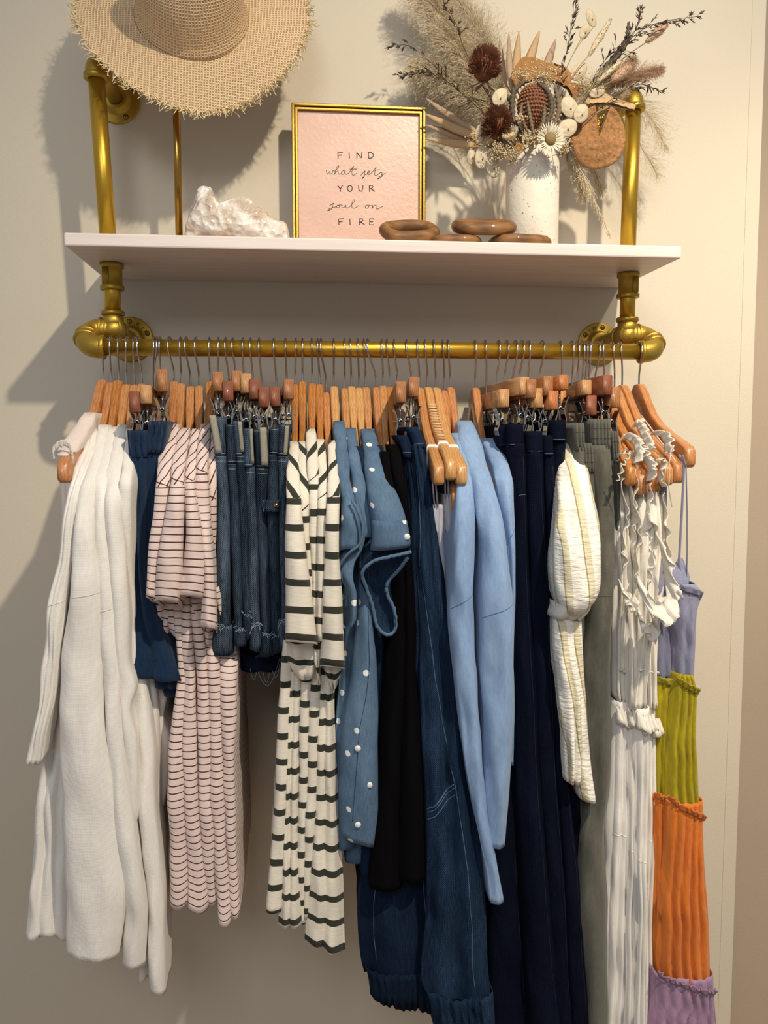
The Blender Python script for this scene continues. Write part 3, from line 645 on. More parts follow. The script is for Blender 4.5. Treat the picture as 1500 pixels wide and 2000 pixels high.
for a in [
 (300, 299, 753, 262, 764, 805, 'short dark red clip hanger, leftmost clip bar on the rail', 1, 840),
 (306, 299, 756, 284, 752, 788, 'pale clip hanger with its end grain showing, second clip bar from the left', 2, 842),
 (311, 313, 721, 317, 721, 764, 'tall orange clip hanger above the right navy skirt', 0, 815),
 (426, 426, 726, 425, 726, 763, 'reddish clip hanger of the leftmost denim shorts', 0, 815),
 (439, 447, 742, 445, 744, 783, 'dark red clip hanger of the second denim shorts from the left', 1, 830),
 (453, 460, 723, 462, 724, 763, 'brown clip hanger of the third denim shorts from the left', 0, 820),
 (473, 476, 728, 480, 729, 767, 'bright orange clip hanger of the fourth denim shorts from the left', 2, 836),
 (488, 494, 740, 497, 740, 779, 'dark red clip hanger of the fifth denim shorts from the left', 1, 830),
 (505, 511, 750, 515, 756, 795, 'low red clip hanger of the sixth denim shorts from the left', 1, 832),
 (534, 540, 754, 537, 755, 793, 'dark red clip hanger of the seventh denim shorts from the left', 1, 835),
 (557, 560, 741, 564, 741, 779, 'clip hanger of the rightmost denim shorts, beside the olive striped tees', 0, 826),
 (770, 776, 746, 783, 745, 786, 'reddish clip hanger behind, leftmost of the two barrel leg jeans hangers', 0, 838),
 (794, 803, 735, 808, 736, 774, 'clip hanger in front of the rightmost barrel leg jeans, its end grain showing', 0, 830),
 (950, 950, 766, 985, 760, 795, 'clip hanger deepest behind the long brown clip bar', 2, 835),
 (977, 971, 752, 1024, 736, 771, 'long brown clip hanger with pale end grain, leftmost of the dark jeans bars', 2, 826),
 (994, 985, 750, 1038, 741, 777, 'clip hanger pressed against the right side of the long brown one', 0, 830),
 (1011, 1000, 765, 1051, 758, 796, 'clip hanger with pale yellow end grain, hanging low in the dark jeans', 2, 838),
 (1024, 1015, 739, 1071, 734, 772, 'brown clip hanger with a rounded top end, third high bar of the dark jeans', 0, 838),
 (1036, 1030, 765, 1081, 763, 800, 'bright orange clip hanger hanging low among the dark jeans', 3, 845),
 (1064, 1054, 737, 1101, 732, 761, 'bright orange clip hanger with a square end above the dark jeans', 3, 812),
 (1121, 1118, 744, 1146, 742, 771, 'brown clip hanger with pale end grain over the grey trousers', 2, 822),
 (1142, 1136, 775, 1156, 772, 811, 'dark red clip hanger hanging lowest over the grey trousers', 1, 850),
 (1132, 1128, 740, 1187, 732, 771, 'dark brown clip hanger above the widest grey trousers', 1, 820),
 (1148, 1143, 757, 1203, 757, 796, 'reddish clip hanger at the right end of the clip bars', 0, 838)]:
    CH(*a)

# ---------------------------------------------------------------- garments
def garment(name, lab, cat, grp, parts, extra=None):
    r0 = parts[0][1]['rows'][0]; base = P((r0[1]+r0[2])/2, r0[0], ROD_Y); base.y = ROD_Y
    th = thing(name, lab, cat, base, grp); S_ = {}; O_ = {}
    for i, (pn, kw) in enumerate(parts):
        kw = dict(kw); mat = kw.pop('mat'); kind = kw.pop('kind', None); par = kw.pop('par', None); sol = kw.pop('solid', .0014)
        kw.setdefault('seed', (abs(hash(pn)) % 7)*0+len(bpy.data.objects)*.37); mb, S = cloth(**kw)
        o = obj(pn, mb, mat, O_.get(par, th), solid=sol); key = pn if pn not in S_ else pn+str(i); S_[key] = S; O_[key] = o
    if extra: extra(th, S_, O_)
    return th
WHITE = fabric('white_gauze', 'F0EDE7', 'E3DFD7', wsc=900, crinkle=.5); SHEER = fabric('sheer_blush', 'EEDFD6', 'E2D2C8', crinkle=.4)
IVORY = fabric('ivory_ruffle', 'F8F3E8', 'EEE8DA', crinkle=.9, trans=.12); NAVY = fabric('navy_linen', '1B3350', '13263F', crinkle=.5)
RST = striped('red_striped_jersey', 'E6D2CA', '4A1420', .0108, .16); OST = striped('olive_striped_jersey', 'E9E2D2', '2E3025', .0385, .26)
DEN = denim('washed_denim', '0C141E', '6B8097', .6); DEN2 = denim('mid_denim', '0A111B', '4C5F73', .6); DEND = denim('dark_wash', '0A1526', '1D3350', .45)
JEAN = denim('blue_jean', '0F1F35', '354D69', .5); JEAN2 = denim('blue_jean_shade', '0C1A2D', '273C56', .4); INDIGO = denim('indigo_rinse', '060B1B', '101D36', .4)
CHAM = dotted('dotted_chambray', '3C5772', '66829E'); CHAMP = denim('plain_chambray', '3C5F84', '668AAE', .3)
BLACK = fabric('black_viscose', '060507', '040305', crinkle=.2, sheen=0); SKY = fabric('light_blue_tencel', '96B2D6', '7B99C0', crinkle=.25, rough=.7, wsc=1500)
GREY = fabric('grey_twill', '67665D', '55544C', crinkle=.2); CAMI = fabric('grey_white_satin', 'C3C3CB', 'A8A9B4', crinkle=.3, rough=.6)
CRINK = fabric('cream_crinkle', 'F3EDDF', 'E6DECD', crinkle=1.2); LAV = fabric('lavender_gauze', '9596AE', '80829C', crinkle=1.2); CHART = fabric('chartreuse_gauze', 'B3A316', '968808', crinkle=1.2)
ORAN = fabric('orange_gauze', 'E07F30', 'C66A22', crinkle=1.3); LILAC = fabric('lilac_gauze', 'A98AA6', '92748F', crinkle=1.2)
STC = plain('pale_thread', '8494A2', .8); STD = plain('dark_thread', '0B1C38', .8); STG = plain('denim_thread', '4E6A88', .8); WTH = plain('white_thread', 'D8D2C6', .8); BUT = plain('pearl_snap', 'E9EBEA', .3); TEAL = plain('teal_shadow', '12304A', .8); FRAY = plain('frayed_thread', '8FA0AE', .9)
def stripebeige(name):
    t = NT(name); uv = t.coord('UV'); sep = t.n('ShaderNodeSeparateXYZ', i_0=uv)
    u = t.math('ADD', sep.outputs[0], t.math('MULTIPLY', sep.outputs[1], .12)); f = t.math('FRACT', t.math('DIVIDE', u, .034))
    k = t.math('MULTIPLY', t.math('GREATER_THAN', f, .3), t.math('LESS_THAN', f, .62)); k2 = t.math('LESS_THAN', t.math('ABSOLUTE', t.math('SUBTRACT', f, .3)), .03)
    c = t.mix(k, hx('F5F0E4'), hx('DDD3B4')); c = t.mix(k2, c, hx('A59A6E')); h = t.noise(t.coord('UV', (.4, 1.6, 1)), 120, 4)
    return t.fin(c, .9, bump=h, bd=.004, bs=.8, sheen=.1)
BEIGE = stripebeige('beige_striped_crinkle')

# --- white blouses at the left end
g = 'white blouses at the left end of the rail'
def seamx(py, col=WTH, r=.0006, u0=.05, u1=.95, key='sleeve', drop=0, par='sleeve', nm='seam'):
    def f(th, S, O): surfline(S[key], [(u0, py+drop), (.5, py), (u1, py-drop)], r, col, nm, O[par])
    return f
def lace(th, S, O):
    path = [P(x, y, -.385) for x, y in ((104, 888), (103, 872), (112, 862), (126, 858), (136, 866), (142, 884), (140, 897))]
    ruffle(path, .009, .0012, 14, WHITE, 'lace_edge', th, (0, .3, -1))
garment('sheer_blouse', 'sheer blush white blouse with a lace armhole, leftmost garment on the rail', 'blouse', None,
 [('shoulder', dict(rows=[(806, 164, 186, -.275), (830, 148, 178, -.30), (862, 120, 158, -.345), (890, 106, 140, -.375)], mat=SHEER, yb=.13)),
  ('body', dict(rows=[(860, 116, 150, -.30), (930, 112, 140, -.32), (1000, 120, 142, -.33), (1150, 112, 140, -.34), (1420, 104, 130, -.34)], mat=SHEER, nf=2))], lace)
BL = [
 ('white gauze blouse whose long sleeve hangs free at the far left',
  [(836, 176, 196, -.27), (880, 158, 184, -.33), (930, 138, 166, -.385), (1000, 122, 146, -.41), (1100, 108, 136, -.415), (1175, 94, 124, -.415), (1300, 80, 108, -.415), (1495, 50, 76, -.41)],
  [(900, 142, 176, -.33), (1100, 122, 160, -.345), (1300, 98, 152, -.355), (1500, 74, 142, -.36), (1700, 58, 134, -.365), (1848, 44, 132, -.37)], 3, .012, 1180),
 ('broad white gauze blouse in front of the others, with a wide square cornered hem',
  [(830, 194, 212, -.27), (880, 178, 204, -.33), (930, 160, 190, -.385), (1000, 148, 180, -.41), (1080, 142, 184, -.42), (1160, 130, 192, -.425), (1300, 116, 196, -.42), (1450, 112, 204, -.42), (1600, 118, 222, -.42), (1760, 122, 240, -.42), (1882, 122, 226, -.42)],
  [(900, 170, 200, -.33), (1300, 150, 214, -.35), (1600, 142, 238, -.36), (1790, 140, 252, -.36), (1858, 146, 244, -.36)], 1, .010, 1165),
 ('narrow white gauze blouse between the broad front one and the scalloped one',
  [(834, 210, 228, -.27), (880, 195, 217, -.33), (930, 182, 206, -.385), (1010, 177, 203, -.41), (1100, 182, 212, -.41), (1195, 192, 224, -.41), (1350, 200, 232, -.41), (1500, 214, 246, -.41), (1700, 232, 268, -.41), (1800, 240, 282, -.405), (1895, 236, 278, -.40)],
  [(900, 196, 214, -.33), (1300, 205, 240, -.35), (1600, 226, 268, -.36), (1860, 214, 276, -.36)], 1, .008, 1192),
 ('white gauze blouse with a scalloped right edge, fourth of the white blouses',
  [(830, 228, 246, -.27), (880, 216, 240, -.33), (930, 204, 236, -.385), (1000, 200, 236, -.41), (1080, 208, 240, -.41), (1200, 222, 248, -.405), (1300, 226, 250, -.40), (1345, 228, 262, -.40), (1385, 236, 252, -.40), (1440, 240, 262, -.40), (1500, 244, 266, -.40), (1570, 248, 272, -.395), (1620, 248, 262, -.39)],
  [(900, 215, 238, -.33), (1300, 230, 262, -.35), (1500, 246, 276, -.36), (1700, 250, 292, -.36), (1894, 240, 284, -.36)], 1, .006, None),
 ('white gauze blouse nearest the navy skirts, its long narrow hem lowest of all',
  [(838, 240, 256, -.28), (900, 236, 254, -.355), (950, 234, 254, -.40), (1100, 240, 256, -.385), (1300, 250, 276, -.37), (1450, 264, 296, -.38), (1600, 272, 303, -.385), (1800, 288, 318, -.39), (1944, 294, 325, -.39)],
  [(900, 238, 252, -.33), (1330, 268, 302, -.34), (1500, 266, 300, -.35), (1700, 272, 304, -.35), (1930, 266, 300, -.35)], 1, .008, None)]
for i, (lab, sl, bd, nf, amp, seam) in enumerate(BL):
    garment('white_blouse', lab, 'blouse', g, [('sleeve', dict(rows=sl, mat=WHITE, yb=.09, wr=.003, tilt=.0 if i != 1 else -.002, nf=nf, amp=amp*.6, slant=.0)), ('body', dict(rows=bd, mat=WHITE, nf=max(2, nf), amp=.016, wr=.0035, hem=.004, arc=.008, yb=.3))],
            seamx(seam, drop=5) if seam else None)
garment('white_blouse', 'white blouse with a rounded scalloped side peeking below the navy skirts', 'blouse', g,
 [('body', dict(rows=[(1290, 300, 326, -.31), (1360, 300, 324, -.31), (1400, 303, 318, -.31), (1445, 303, 331, -.31), (1480, 303, 329, -.31), (1540, 304, 325, -.31), (1580, 304, 318, -.31), (1612, 304, 311, -.31)], mat=WHITE, yb=.12)),
  ('sleeve', dict(rows=[(1100, 262, 282, -.33), (1320, 276, 300, -.34), (1600, 296, 312, -.34), (1800, 304, 318, -.35), (1925, 302, 318, -.35)], mat=WHITE, yb=.05))])
# --- navy skirts
g = 'navy linen skirts on clip hangers'
def hemline(py, col=STD, key='body', r=.0005, nm='hem_stitching'):
    def f(th, S, O): surfline(S[key], [(.03, py), (.97, py)], r, col, nm, O[key])
    return f
garment('navy_skirt', 'navy linen skirt next to the white blouses, hanging in front with a deep hem', 'skirt', g,
 [('body', dict(rows=[(890, 250, 286, -.352), (1000, 252, 282, -.36), (1150, 250, 292, -.37), (1250, 247, 325, -.375), (1322, 246, 350, -.38)], mat=NAVY, nf=2, amp=.02, tilt=.012, yb=.3)),
  ('waistband', dict(rows=[(840, 245, 286, -.35), (868, 247, 288, -.35), (893, 249, 288, -.353)], mat=NAVY, pleat=.003, pn=4, yb=.3))], hemline(1285))
garment('navy_skirt', 'navy linen skirt beside the red striped tees, its crumpled waistband raised', 'skirt', g,
 [('body', dict(rows=[(880, 284, 318, -.345), (950, 276, 306, -.35), (1100, 284, 304, -.35), (1300, 300, 340, -.35), (1347, 296, 346, -.35)], mat=NAVY, nf=2, amp=.015, yb=.28)),
  ('waistband', dict(rows=[(822, 288, 324, -.345), (850, 287, 322, -.345), (884, 284, 318, -.347)], mat=NAVY, pleat=.004, pn=4, yb=.28))])
garment('navy_skirt', 'navy linen skirt glimpsed lowest behind the other two', 'skirt', g,
 [('body', dict(rows=[(850, 282, 292, -.33), (1000, 284, 296, -.33), (1250, 300, 330, -.33), (1362, 318, 350, -.33)], mat=NAVY, yb=.2))])
# --- red striped tees
g = 'white tees with thin dark red stripes'
RS = [
 ('red striped tee nearest the navy skirts, first of its row', [(828, 324, 348, -.275), (870, 314, 345, -.33), (910, 308, 336, -.375), (945, 304, 330, -.405), (1040, 294, 318, -.415), (1120, 288, 306, -.415), (1165, 285, 302, -.415)], 945,
  [(1150, 330, 352, -.36), (1300, 344, 360, -.36), (1500, 328, 360, -.365), (1770, 330, 368, -.37)]),
 ('red striped tee with the widest front sleeve, second of its row', [(836, 350, 371, -.28), (875, 342, 367, -.335), (910, 336, 361, -.38), (938, 333, 358, -.41), (1040, 316, 356, -.425), (1120, 302, 352, -.425), (1170, 297, 346, -.425)], 938,
  [(1150, 352, 372, -.36), (1300, 358, 380, -.36), (1500, 360, 386, -.365), (1778, 367, 404, -.37)]),
 ('red striped tee in the middle of its row', [(838, 374, 392, -.285), (875, 367, 388, -.335), (905, 363, 383, -.375), (935, 361, 380, -.40), (1040, 366, 392, -.42), (1120, 350, 396, -.42), (1160, 345, 392, -.42)], 935,
  [(1150, 372, 390, -.36), (1300, 380, 402, -.36), (1500, 385, 410, -.365), (1762, 400, 428, -.36)]),
 ('red striped tee fourth of its row', [(828, 390, 410, -.285), (870, 386, 407, -.335), (915, 383, 403, -.385), (1000, 381, 406, -.40), (1100, 392, 412, -.41), (1222, 386, 414, -.415)], 918,
  [(1150, 392, 412, -.31), (1300, 402, 428, -.355), (1500, 408, 436, -.365), (1802, 427, 452, -.37)]),
 ('red striped tee beside the denim shorts, its sleeve hem hanging lowest', [(845, 408, 420, -.29), (900, 406, 421, -.35), (970, 404, 421, -.37), (1100, 408, 420, -.35), (1200, 406, 421, -.335), (1248, 404, 434, -.335), (1290, 420, 462, -.345), (1334, 428, 450, -.345)], 970,
  [(1150, 420, 452, -.30), (1270, 427, 460, -.32), (1310, 428, 462, -.352), (1500, 434, 458, -.365), (1788, 450, 468, -.37)])]
for i, (lab, sl, sm, bd) in enumerate(RS):
    garment('striped_tee', lab, 't-shirt', g, [('sleeve', dict(rows=sl, mat=RST, yb=.13, slant=.035, diag=(sm, .9, .35), wr=.003, nf=1 if i != 1 else 0, amp=.006, tilt=.004)),
     ('body', dict(rows=bd, mat=RST, nf=0, amp=.012, wr=.003, arc=-.006, yb=.32)),
     ('sleeve_lining', dict(rows=[(1150, sl[-1][1]+6+i*3, sl[-1][2]+10, -.37), (1195, sl[-1][1]+12+i*3, sl[-1][2]+26, -.36), (1236+i*5, sl[-1][1]+24+i*3, sl[-1][2]+18, -.355)], mat=RST, yb=.08, wr=.006, nf=2, amp=.02, tilt=.012))][:2 if i == 4 else 3],
     seamx(sm, RST, .0009, .03, .97, drop=-5))
garment('striped_tee', 'striped tee hanging in shadow behind the row, seen only as a dark right edge', 't-shirt', None, [('body', dict(rows=[(1230, 425, 452, -.12), (1500, 430, 462, -.12), (1620, 430, 460, -.12)], mat=RST, yb=.08))])
# --- denim shorts
g = 'denim shorts on clip hangers'
DS = [ # waist top, band bottom, xl xr rows..., cuff
 ('denim shorts leftmost of the row, pale belt loop and a wide light leg', [(815, 407, 438), (890, 418, 442)], [(888, 419, 443), (1000, 421, 449), (1120, 418, 450), (1232, 414, 450)], (1225, 1282, 411, 453), DEN),
 ('denim shorts second of the row, greyish waistband set lower', [(828, 440, 458), (905, 443, 462)], [(903, 444, 462), (1050, 450, 470), (1232, 458, 473)], (1228, 1266, 456, 480), DEN2),
 ('denim shorts third of the row, belt loop twisted at the waist', [(822, 453, 473), (890, 460, 475)], [(888, 461, 478), (1050, 466, 486), (1235, 476, 494)], (1200, 1246, 474, 492), DEN2),
 ('denim shorts fourth of the row, dark waistband', [(836, 473, 491), (912, 474, 496)], [(910, 475, 497), (1050, 480, 504), (1250, 489, 509)], (1222, 1272, 487, 508), DEN),
 ('denim shorts fifth of the row with a broad pale belt loop', [(838, 492, 528), (914, 497, 529)], [(912, 497, 528), (1000, 499, 522), (1120, 504, 530), (1240, 511, 532)], (1238, 1286, 508, 538), DEN2),
 ('denim shorts sixth of the row with a small buttoned pocket', [(835, 527, 545), (888, 526, 542)], [(886, 525, 542), (985, 520, 546), (1120, 524, 548), (1240, 530, 549)], (1240, 1275, 532, 549), DEN2),
 ('denim shorts rightmost of the row, beside the olive striped tees', [(828, 545, 568), (890, 543, 562)], [(888, 543, 563), (1050, 546, 560), (1235, 548, 559)], (1215, 1272, 544, 558), DEN),
 ('denim shorts hidden behind the row, only the dark lower legs in view', [(850, 480, 520), (900, 482, 522)], [(898, 484, 524), (1100, 470, 530), (1300, 462, 556)], (1280, 1312, 466, 556), DEND)]
for i, (lab, wb, lg, cf, mt) in enumerate(DS):
    Y = -.352 if i < 7 else -.28
    def ex(th, S, O, i=i, wb=wb, lg=lg, cf=cf):
        surfline(S['waistband'], [(.05, wb[1][0]-4), (.95, wb[1][0]-4)], .0005, STC, 'stitching', O['waistband']); surfline(S['waistband'], [(.05, wb[0][0]+4), (.95, wb[0][0]+4)], .0005, STC, 'stitching', O['waistband'])
        surfline(S['leg'], [(.8, lg[0][0]+16), (.8, cf[0])], .0005, STD, 'side_seam', O['leg'])
        for q in (4, 13): surfline(S['leg'], [(.06, lg[0][0]+q), (.94, lg[0][0]+q)], .0005, STC, 'stitching', O['leg'])
        mb = MB(); random.seed(i*7+1)
        for k in range(26):
            a = S['cuff'](random.random(), cf[0]+random.uniform(-2, 4), .001); b = a+Vector((random.uniform(-.004, .004), random.uniform(-.004, 0), random.uniform(-.004, .005))); mb.hair(a, b, .0004, .0003)
        if i in (0, 3, 6):
            a = S['cuff'](.2, cf[0]+8, .002); mb.tube([a+Vector((x*.001, -.002, z*.001)) for x, z in ((0, 0), (3, 6), (8, 10), (14, 9), (17, 5))], .0005, 5); mb.tube([a+Vector((x*.001, -.003, z*.001)) for x, z in ((-2, -6), (1, 2), (5, 6), (11, 6), (13, 0))], .0005, 5)
        if i == 7:
            for (x0, x1, dp) in ((488, 505, 34), (512, 530, 40), (500, 546, 46), (530, 548, 30)):
                a, b = P(x0, 1300, -.29), P(x1, 1285, -.29); pts = [a.lerp(b, t_/12)-Vector((0, .004, math.sin(math.pi*t_/12)*wpx(500, 1300, -.29, dp))) for t_ in range(13)]; mb.tube(pts, .0004, 5)
        tag(obj('frayed_threads', mb, FRAY, O['cuff'], smooth=False), kind='stuff')
        lp = {0: (.30, 812, 884, .0075, .006), 2: (.72, 824, 882, .004, .003), 4: (.60, 835, 908, .0078, 0), 6: (.70, 832, 888, .0042, -.003), 3: (.9, 838, 905, .003, 0)}.get(i)
        if lp:
            u, ya, yb_, w_, lean = lp; m2 = MB(); mt2 = LOOPM; n_ = 8
            for k in range(n_+1):
                c = S['waistband'](min(.97, u+(.15*k/n_ if lean > 0 else 0)), min(wb[1][0]-1, ya+(yb_-ya)*k/n_), .0032+.0015*math.sin(math.pi*k/n_)); c.z = P(500, ya+(yb_-ya)*k/n_, Y).z
                for dx, dyy in ((-w_, 0), (-w_*.6, -.001), (w_*.6, -.001), (w_, 0)): m2.v.append(c+Vector((dx*.62, dyy, 0)))
            for k in range(n_):
                for j in range(3): m2.f.append((k*4+j, k*4+j+1, k*4+5+j, k*4+4+j))
            m2.uv = [((0, k*.01), (.01, k*.01), (.01, k*.01+.01), (0, k*.01+.01)) for k in range(n_) for j in range(3)]
            bl_ = obj('belt_loop', m2, mt2, O['waistband'], solid=.0015)
        if i == 5:
            m3, S3 = cloth([(976, 514, 546, -.364), (988, 513, 546, -.364), (1000, 515, 545, -.364)], yb=.03, seed=3, wr=.0005); pk = obj('pocket_welt', m3, DEN2, O['leg'], solid=.001)
            m4 = MB(); m4.lathe([(.0001, -.002), (.003, -.0018), (.0035, -.0005), (.003, 0)], S3(.75, 987, .001), (0, 1, 0), 16); obj('button', m4, BRASS, pk)
            surfline(S3, [(.02, 978), (.02, 1000)], .0012, STC, 'worn_edge', pk)
    if 'LOOPM' not in globals(): LOOPM = denim('faded_loop', '8A8A80', 'C2B79E', .7)
    garment('denim_shorts', lab, 'shorts', g, [('leg', dict(rows=[r+(Y,) for r in lg], mat=mt, nf=0, wr=.002, yb=.31, rk=.95)), ('waistband', dict(rows=[wb[0]+(Y,), wb[1]+(Y-.002,)], mat=mt, yb=.31, wr=.001, rk=.9)),
      ('cuff', dict(rows=[(cf[0], cf[2], cf[3], Y-.007), ((cf[0]+cf[1])/2, cf[2]-1, cf[3]+1, Y-.009), (cf[1], cf[2], cf[3], Y-.006)], mat=mt, yb=.31, hem=.004, rk=.85))], ex)
# --- olive striped tees
g = 'cream tees with wide olive stripes'
OS = [
 ('olive striped tee nearest the denim shorts, its broad sleeve foremost', [(862, 568, 584, -.29), (900, 564, 584, -.34), (940, 562, 586, -.385), (972, 560, 588, -.405), (1060, 556, 594, -.42), (1160, 556, 606, -.425), (1252, 557, 620, -.425)], 968,
  [(1250, 556, 574, -.36), (1400, 544, 566, -.365), (1600, 532, 556, -.37), (1784, 519, 547, -.375)], -1),
 ('olive striped tee second of its row', [(862, 584, 598, -.29), (905, 584, 601, -.34), (985, 588, 604, -.40), (1120, 596, 609, -.40), (1240, 606, 614, -.40)], 985,
  [(1250, 572, 592, -.36), (1400, 560, 588, -.365), (1600, 548, 582, -.37), (1815, 543, 588, -.375)], -1),
 ('olive striped tee in the middle of its row with the raised collar', [(838, 598, 616, -.265), (880, 599, 619, -.325), (940, 601, 621, -.38), (1000, 604, 622, -.40), (1120, 609, 622, -.40), (1240, 611, 621, -.40)], 925,
  [(1250, 592, 612, -.36), (1400, 588, 606, -.365), (1600, 582, 598, -.37), (1805, 578, 597, -.36)], 1),
 ('olive striped tee fourth of its row, narrow in view', [(858, 618, 635, -.28), (900, 620, 638, -.33), (955, 620, 640, -.39), (985, 620, 637, -.405), (1120, 622, 637, -.41), (1250, 621, 634, -.41)], 960,
  [(1250, 610, 630, -.36), (1400, 606, 626, -.365), (1600, 597, 616, -.37), (1795, 592, 600, -.36)], 1),
 ('olive striped tee beside the chambray shirts, its wide sleeve hem turned open', [(860, 640, 655, -.29), (900, 642, 658, -.34), (935, 642, 662, -.385), (965, 640, 664, -.41), (1060, 636, 662, -.425), (1180, 632, 668, -.425), (1300, 628, 674, -.42)], 960,
  [(1250, 630, 656, -.36), (1400, 620, 655, -.365), (1600, 606, 662, -.37), (1848, 596, 675, -.375)], 1)]
for i, (lab, sl, sm, bd, sg) in enumerate(OS):
    ps = [('sleeve', dict(rows=sl, mat=OST, yb=.13, slant=.03, diag=(sm, sg*1.0, .5), wr=.0025, nf=0, tilt=.004, seed=.1*i)),
     ('body', dict(rows=bd, mat=OST, nf={4: 2, 1: 2}.get(i, 0), amp=.016, wr=.003, tilt=.02 if i == 4 else 0, yb=.32, seed=2+i*.07))]
    if i in (0, 2, 4): ps.append(('sleeve_lining', dict(rows=[(1236, sl[-1][1]+2, min(672, sl[-1][2]+3), -.40), (1290, sl[-1][1]+3, min(672, sl[-1][2]+6), -.392), (1318+i*4, sl[-1][1]+18, min(662, sl[-1][2]-4), -.385)], mat=OST, yb=.09, wr=.004, nf=2, amp=.012, arc=-.01)))
    garment('olive_striped_tee', lab, 't-shirt', g, ps, seamx(sm+8, OST, .0009, .03, .97, drop=8))
# --- chambray shirts
g = 'chambray shirts between the olive striped tees and the black dresses'
def rolled(path, r, mat, name, parent, seed=0):
    n = len(path)*6; mb = MB(); pts = []; rs = []
    for i in range(n+1):
        t_ = i/n*(len(path)-1); k = min(int(t_), len(path)-2); f = t_-k
        p0, p1, p2, p3 = [path[max(0, min(len(path)-1, k+q))] for q in (-1, 0, 1, 2)]
        p = .5*((2*p1)+(-p0+p2)*f+(2*p0-5*p1+4*p2-p3)*f*f+(-p0+3*p1-3*p2+p3)*f**3)
        pts.append(p+Vector((1, 1, 1))*.0010*noise.noise(Vector((i*.7, seed, 0)))); rs.append(r*(1+.35*noise.noise(Vector((i*.9, seed+4, 0)))))
    mb.tube(pts, rs, 8); return obj(name, mb, mat, parent)
def flap(left, right, mat, name, parent, seed=0, bulge=.012, solid=.0014):
    """a cloth panel between two world-space edges"""
    mb = MB(); mb.uv = []; n = 28; m_ = 14
    def at(e, t_):
        t_ *= len(e)-1; k = min(int(t_), len(e)-2); f = t_-k; p0, p1, p2, p3 = [e[max(0, min(len(e)-1, k+q))] for q in (-1, 0, 1, 2)]
        return .5*((2*p1)+(-p0+p2)*f+(2*p0-5*p1+4*p2-p3)*f*f+(-p0+3*p1-3*p2+p3)*f**3)
    for i in range(n+1):
        a, b = at(left, i/n), at(right, i/n)
        for j in range(m_+1):
            u = j/m_; p = a.lerp(b, u)+Vector((0, -bulge*math.sin(math.pi*u), 0)); p += Vector((.001, .003, .001))*noise.noise(p*40+Vector((seed, 0, 0))); mb.v.append(p)
    for i in range(n):
        for j in range(m_):
            a = i*(m_+1)+j; mb.f.append((a, a+1, a+m_+2, a+m_+1))
            q = [mb.v[k] for k in (a, a+1, a+m_+2, a+m_+1)]; mb.uv.append(tuple((v.x+seed*.31, v.z) for v in q))
    return obj(name, mb, mat, parent, solid=solid)
def PP(lst, y): return [P(q[0], q[1], q[2] if len(q) > 2 else y) for q in lst]
def c1(th, S, O):
    Y = -.425
    f = flap(PP([(686, 985), (690, 1010), (704, 1030), (690, 1060), (668, 1078), (662, 1110), (676, 1150), (684, 1200), (680, 1226)], -.40), PP([(700, 985), (708, 1010), (714, 1040), (706, 1075), (692, 1100), (690, 1130), (696, 1160), (694, 1200), (690, 1220)], -.41), CHAM, 'sleeve_facing', th, 1, .006)
    rolled(PP([(686, 975, -.42), (700, 1000, -.43), (709, 1030, -.43), (703, 1062, -.425), (680, 1082, -.42), (662, 1110, -.41), (674, 1142, -.40), (691, 1170, -.395), (694, 1205, -.39), (682, 1226, -.39), (668, 1222, -.39)], Y), .0022, CHAM, 'rolled_hem', th)
garment('chambray_shirt', 'dotted chambray shirt first from the left with a ragged rolled sleeve opening', 'shirt', g,
 [('sleeve', dict(rows=[(822, 650, 670, -.26), (870, 654, 677, -.31), (930, 662, 684, -.365), (985, 668, 696, -.40), (1030, 666, 706, -.41), (1072, 664, 704, -.41)], mat=CHAM, yb=.12, slant=.05, wr=.004)),
  ('body', dict(rows=[(900, 664, 690, -.33), (1100, 668, 700, -.345), (1300, 668, 700, -.35), (1450, 656, 690, -.36), (1660, 650, 700, -.36)], mat=CHAM, nf=1, amp=.015, yb=.28, hem=.006))], c1)
def c2(th, S, O):
    rolled(PP([(722, 1002, -.40), (732, 1030, -.40), (722, 1058, -.40), (706, 1074, -.39), (704, 1110, -.385)], -.4), .002, CHAM, 'rolled_hem', th, 3)
garment('chambray_shirt', 'dotted chambray shirt second from the left, only a narrow slice in view', 'shirt', g,
 [('sleeve', dict(rows=[(836, 674, 693, -.265), (880, 680, 700, -.32), (940, 690, 714, -.37), (1000, 700, 726, -.395), (1050, 704, 731, -.40)], mat=CHAM, yb=.12, slant=.03, wr=.003)),
  ('body', dict(rows=[(900, 685, 706, -.33), (1200, 688, 706, -.335), (1500, 676, 706, -.34), (1690, 676, 712, -.34)], mat=CHAM, yb=.26))], c2)
garment('chambray_shirt', 'plain mid blue chambray shirt whose collar peeks low between the dotted ones', 'shirt', g,
 [('body', dict(rows=[(872, 692, 712, -.31), (920, 698, 724, -.34), (1000, 706, 728, -.35), (1200, 712, 742, -.345), (1450, 720, 746, -.33), (1706, 704, 738, -.33)], mat=JEAN, yb=.24))])
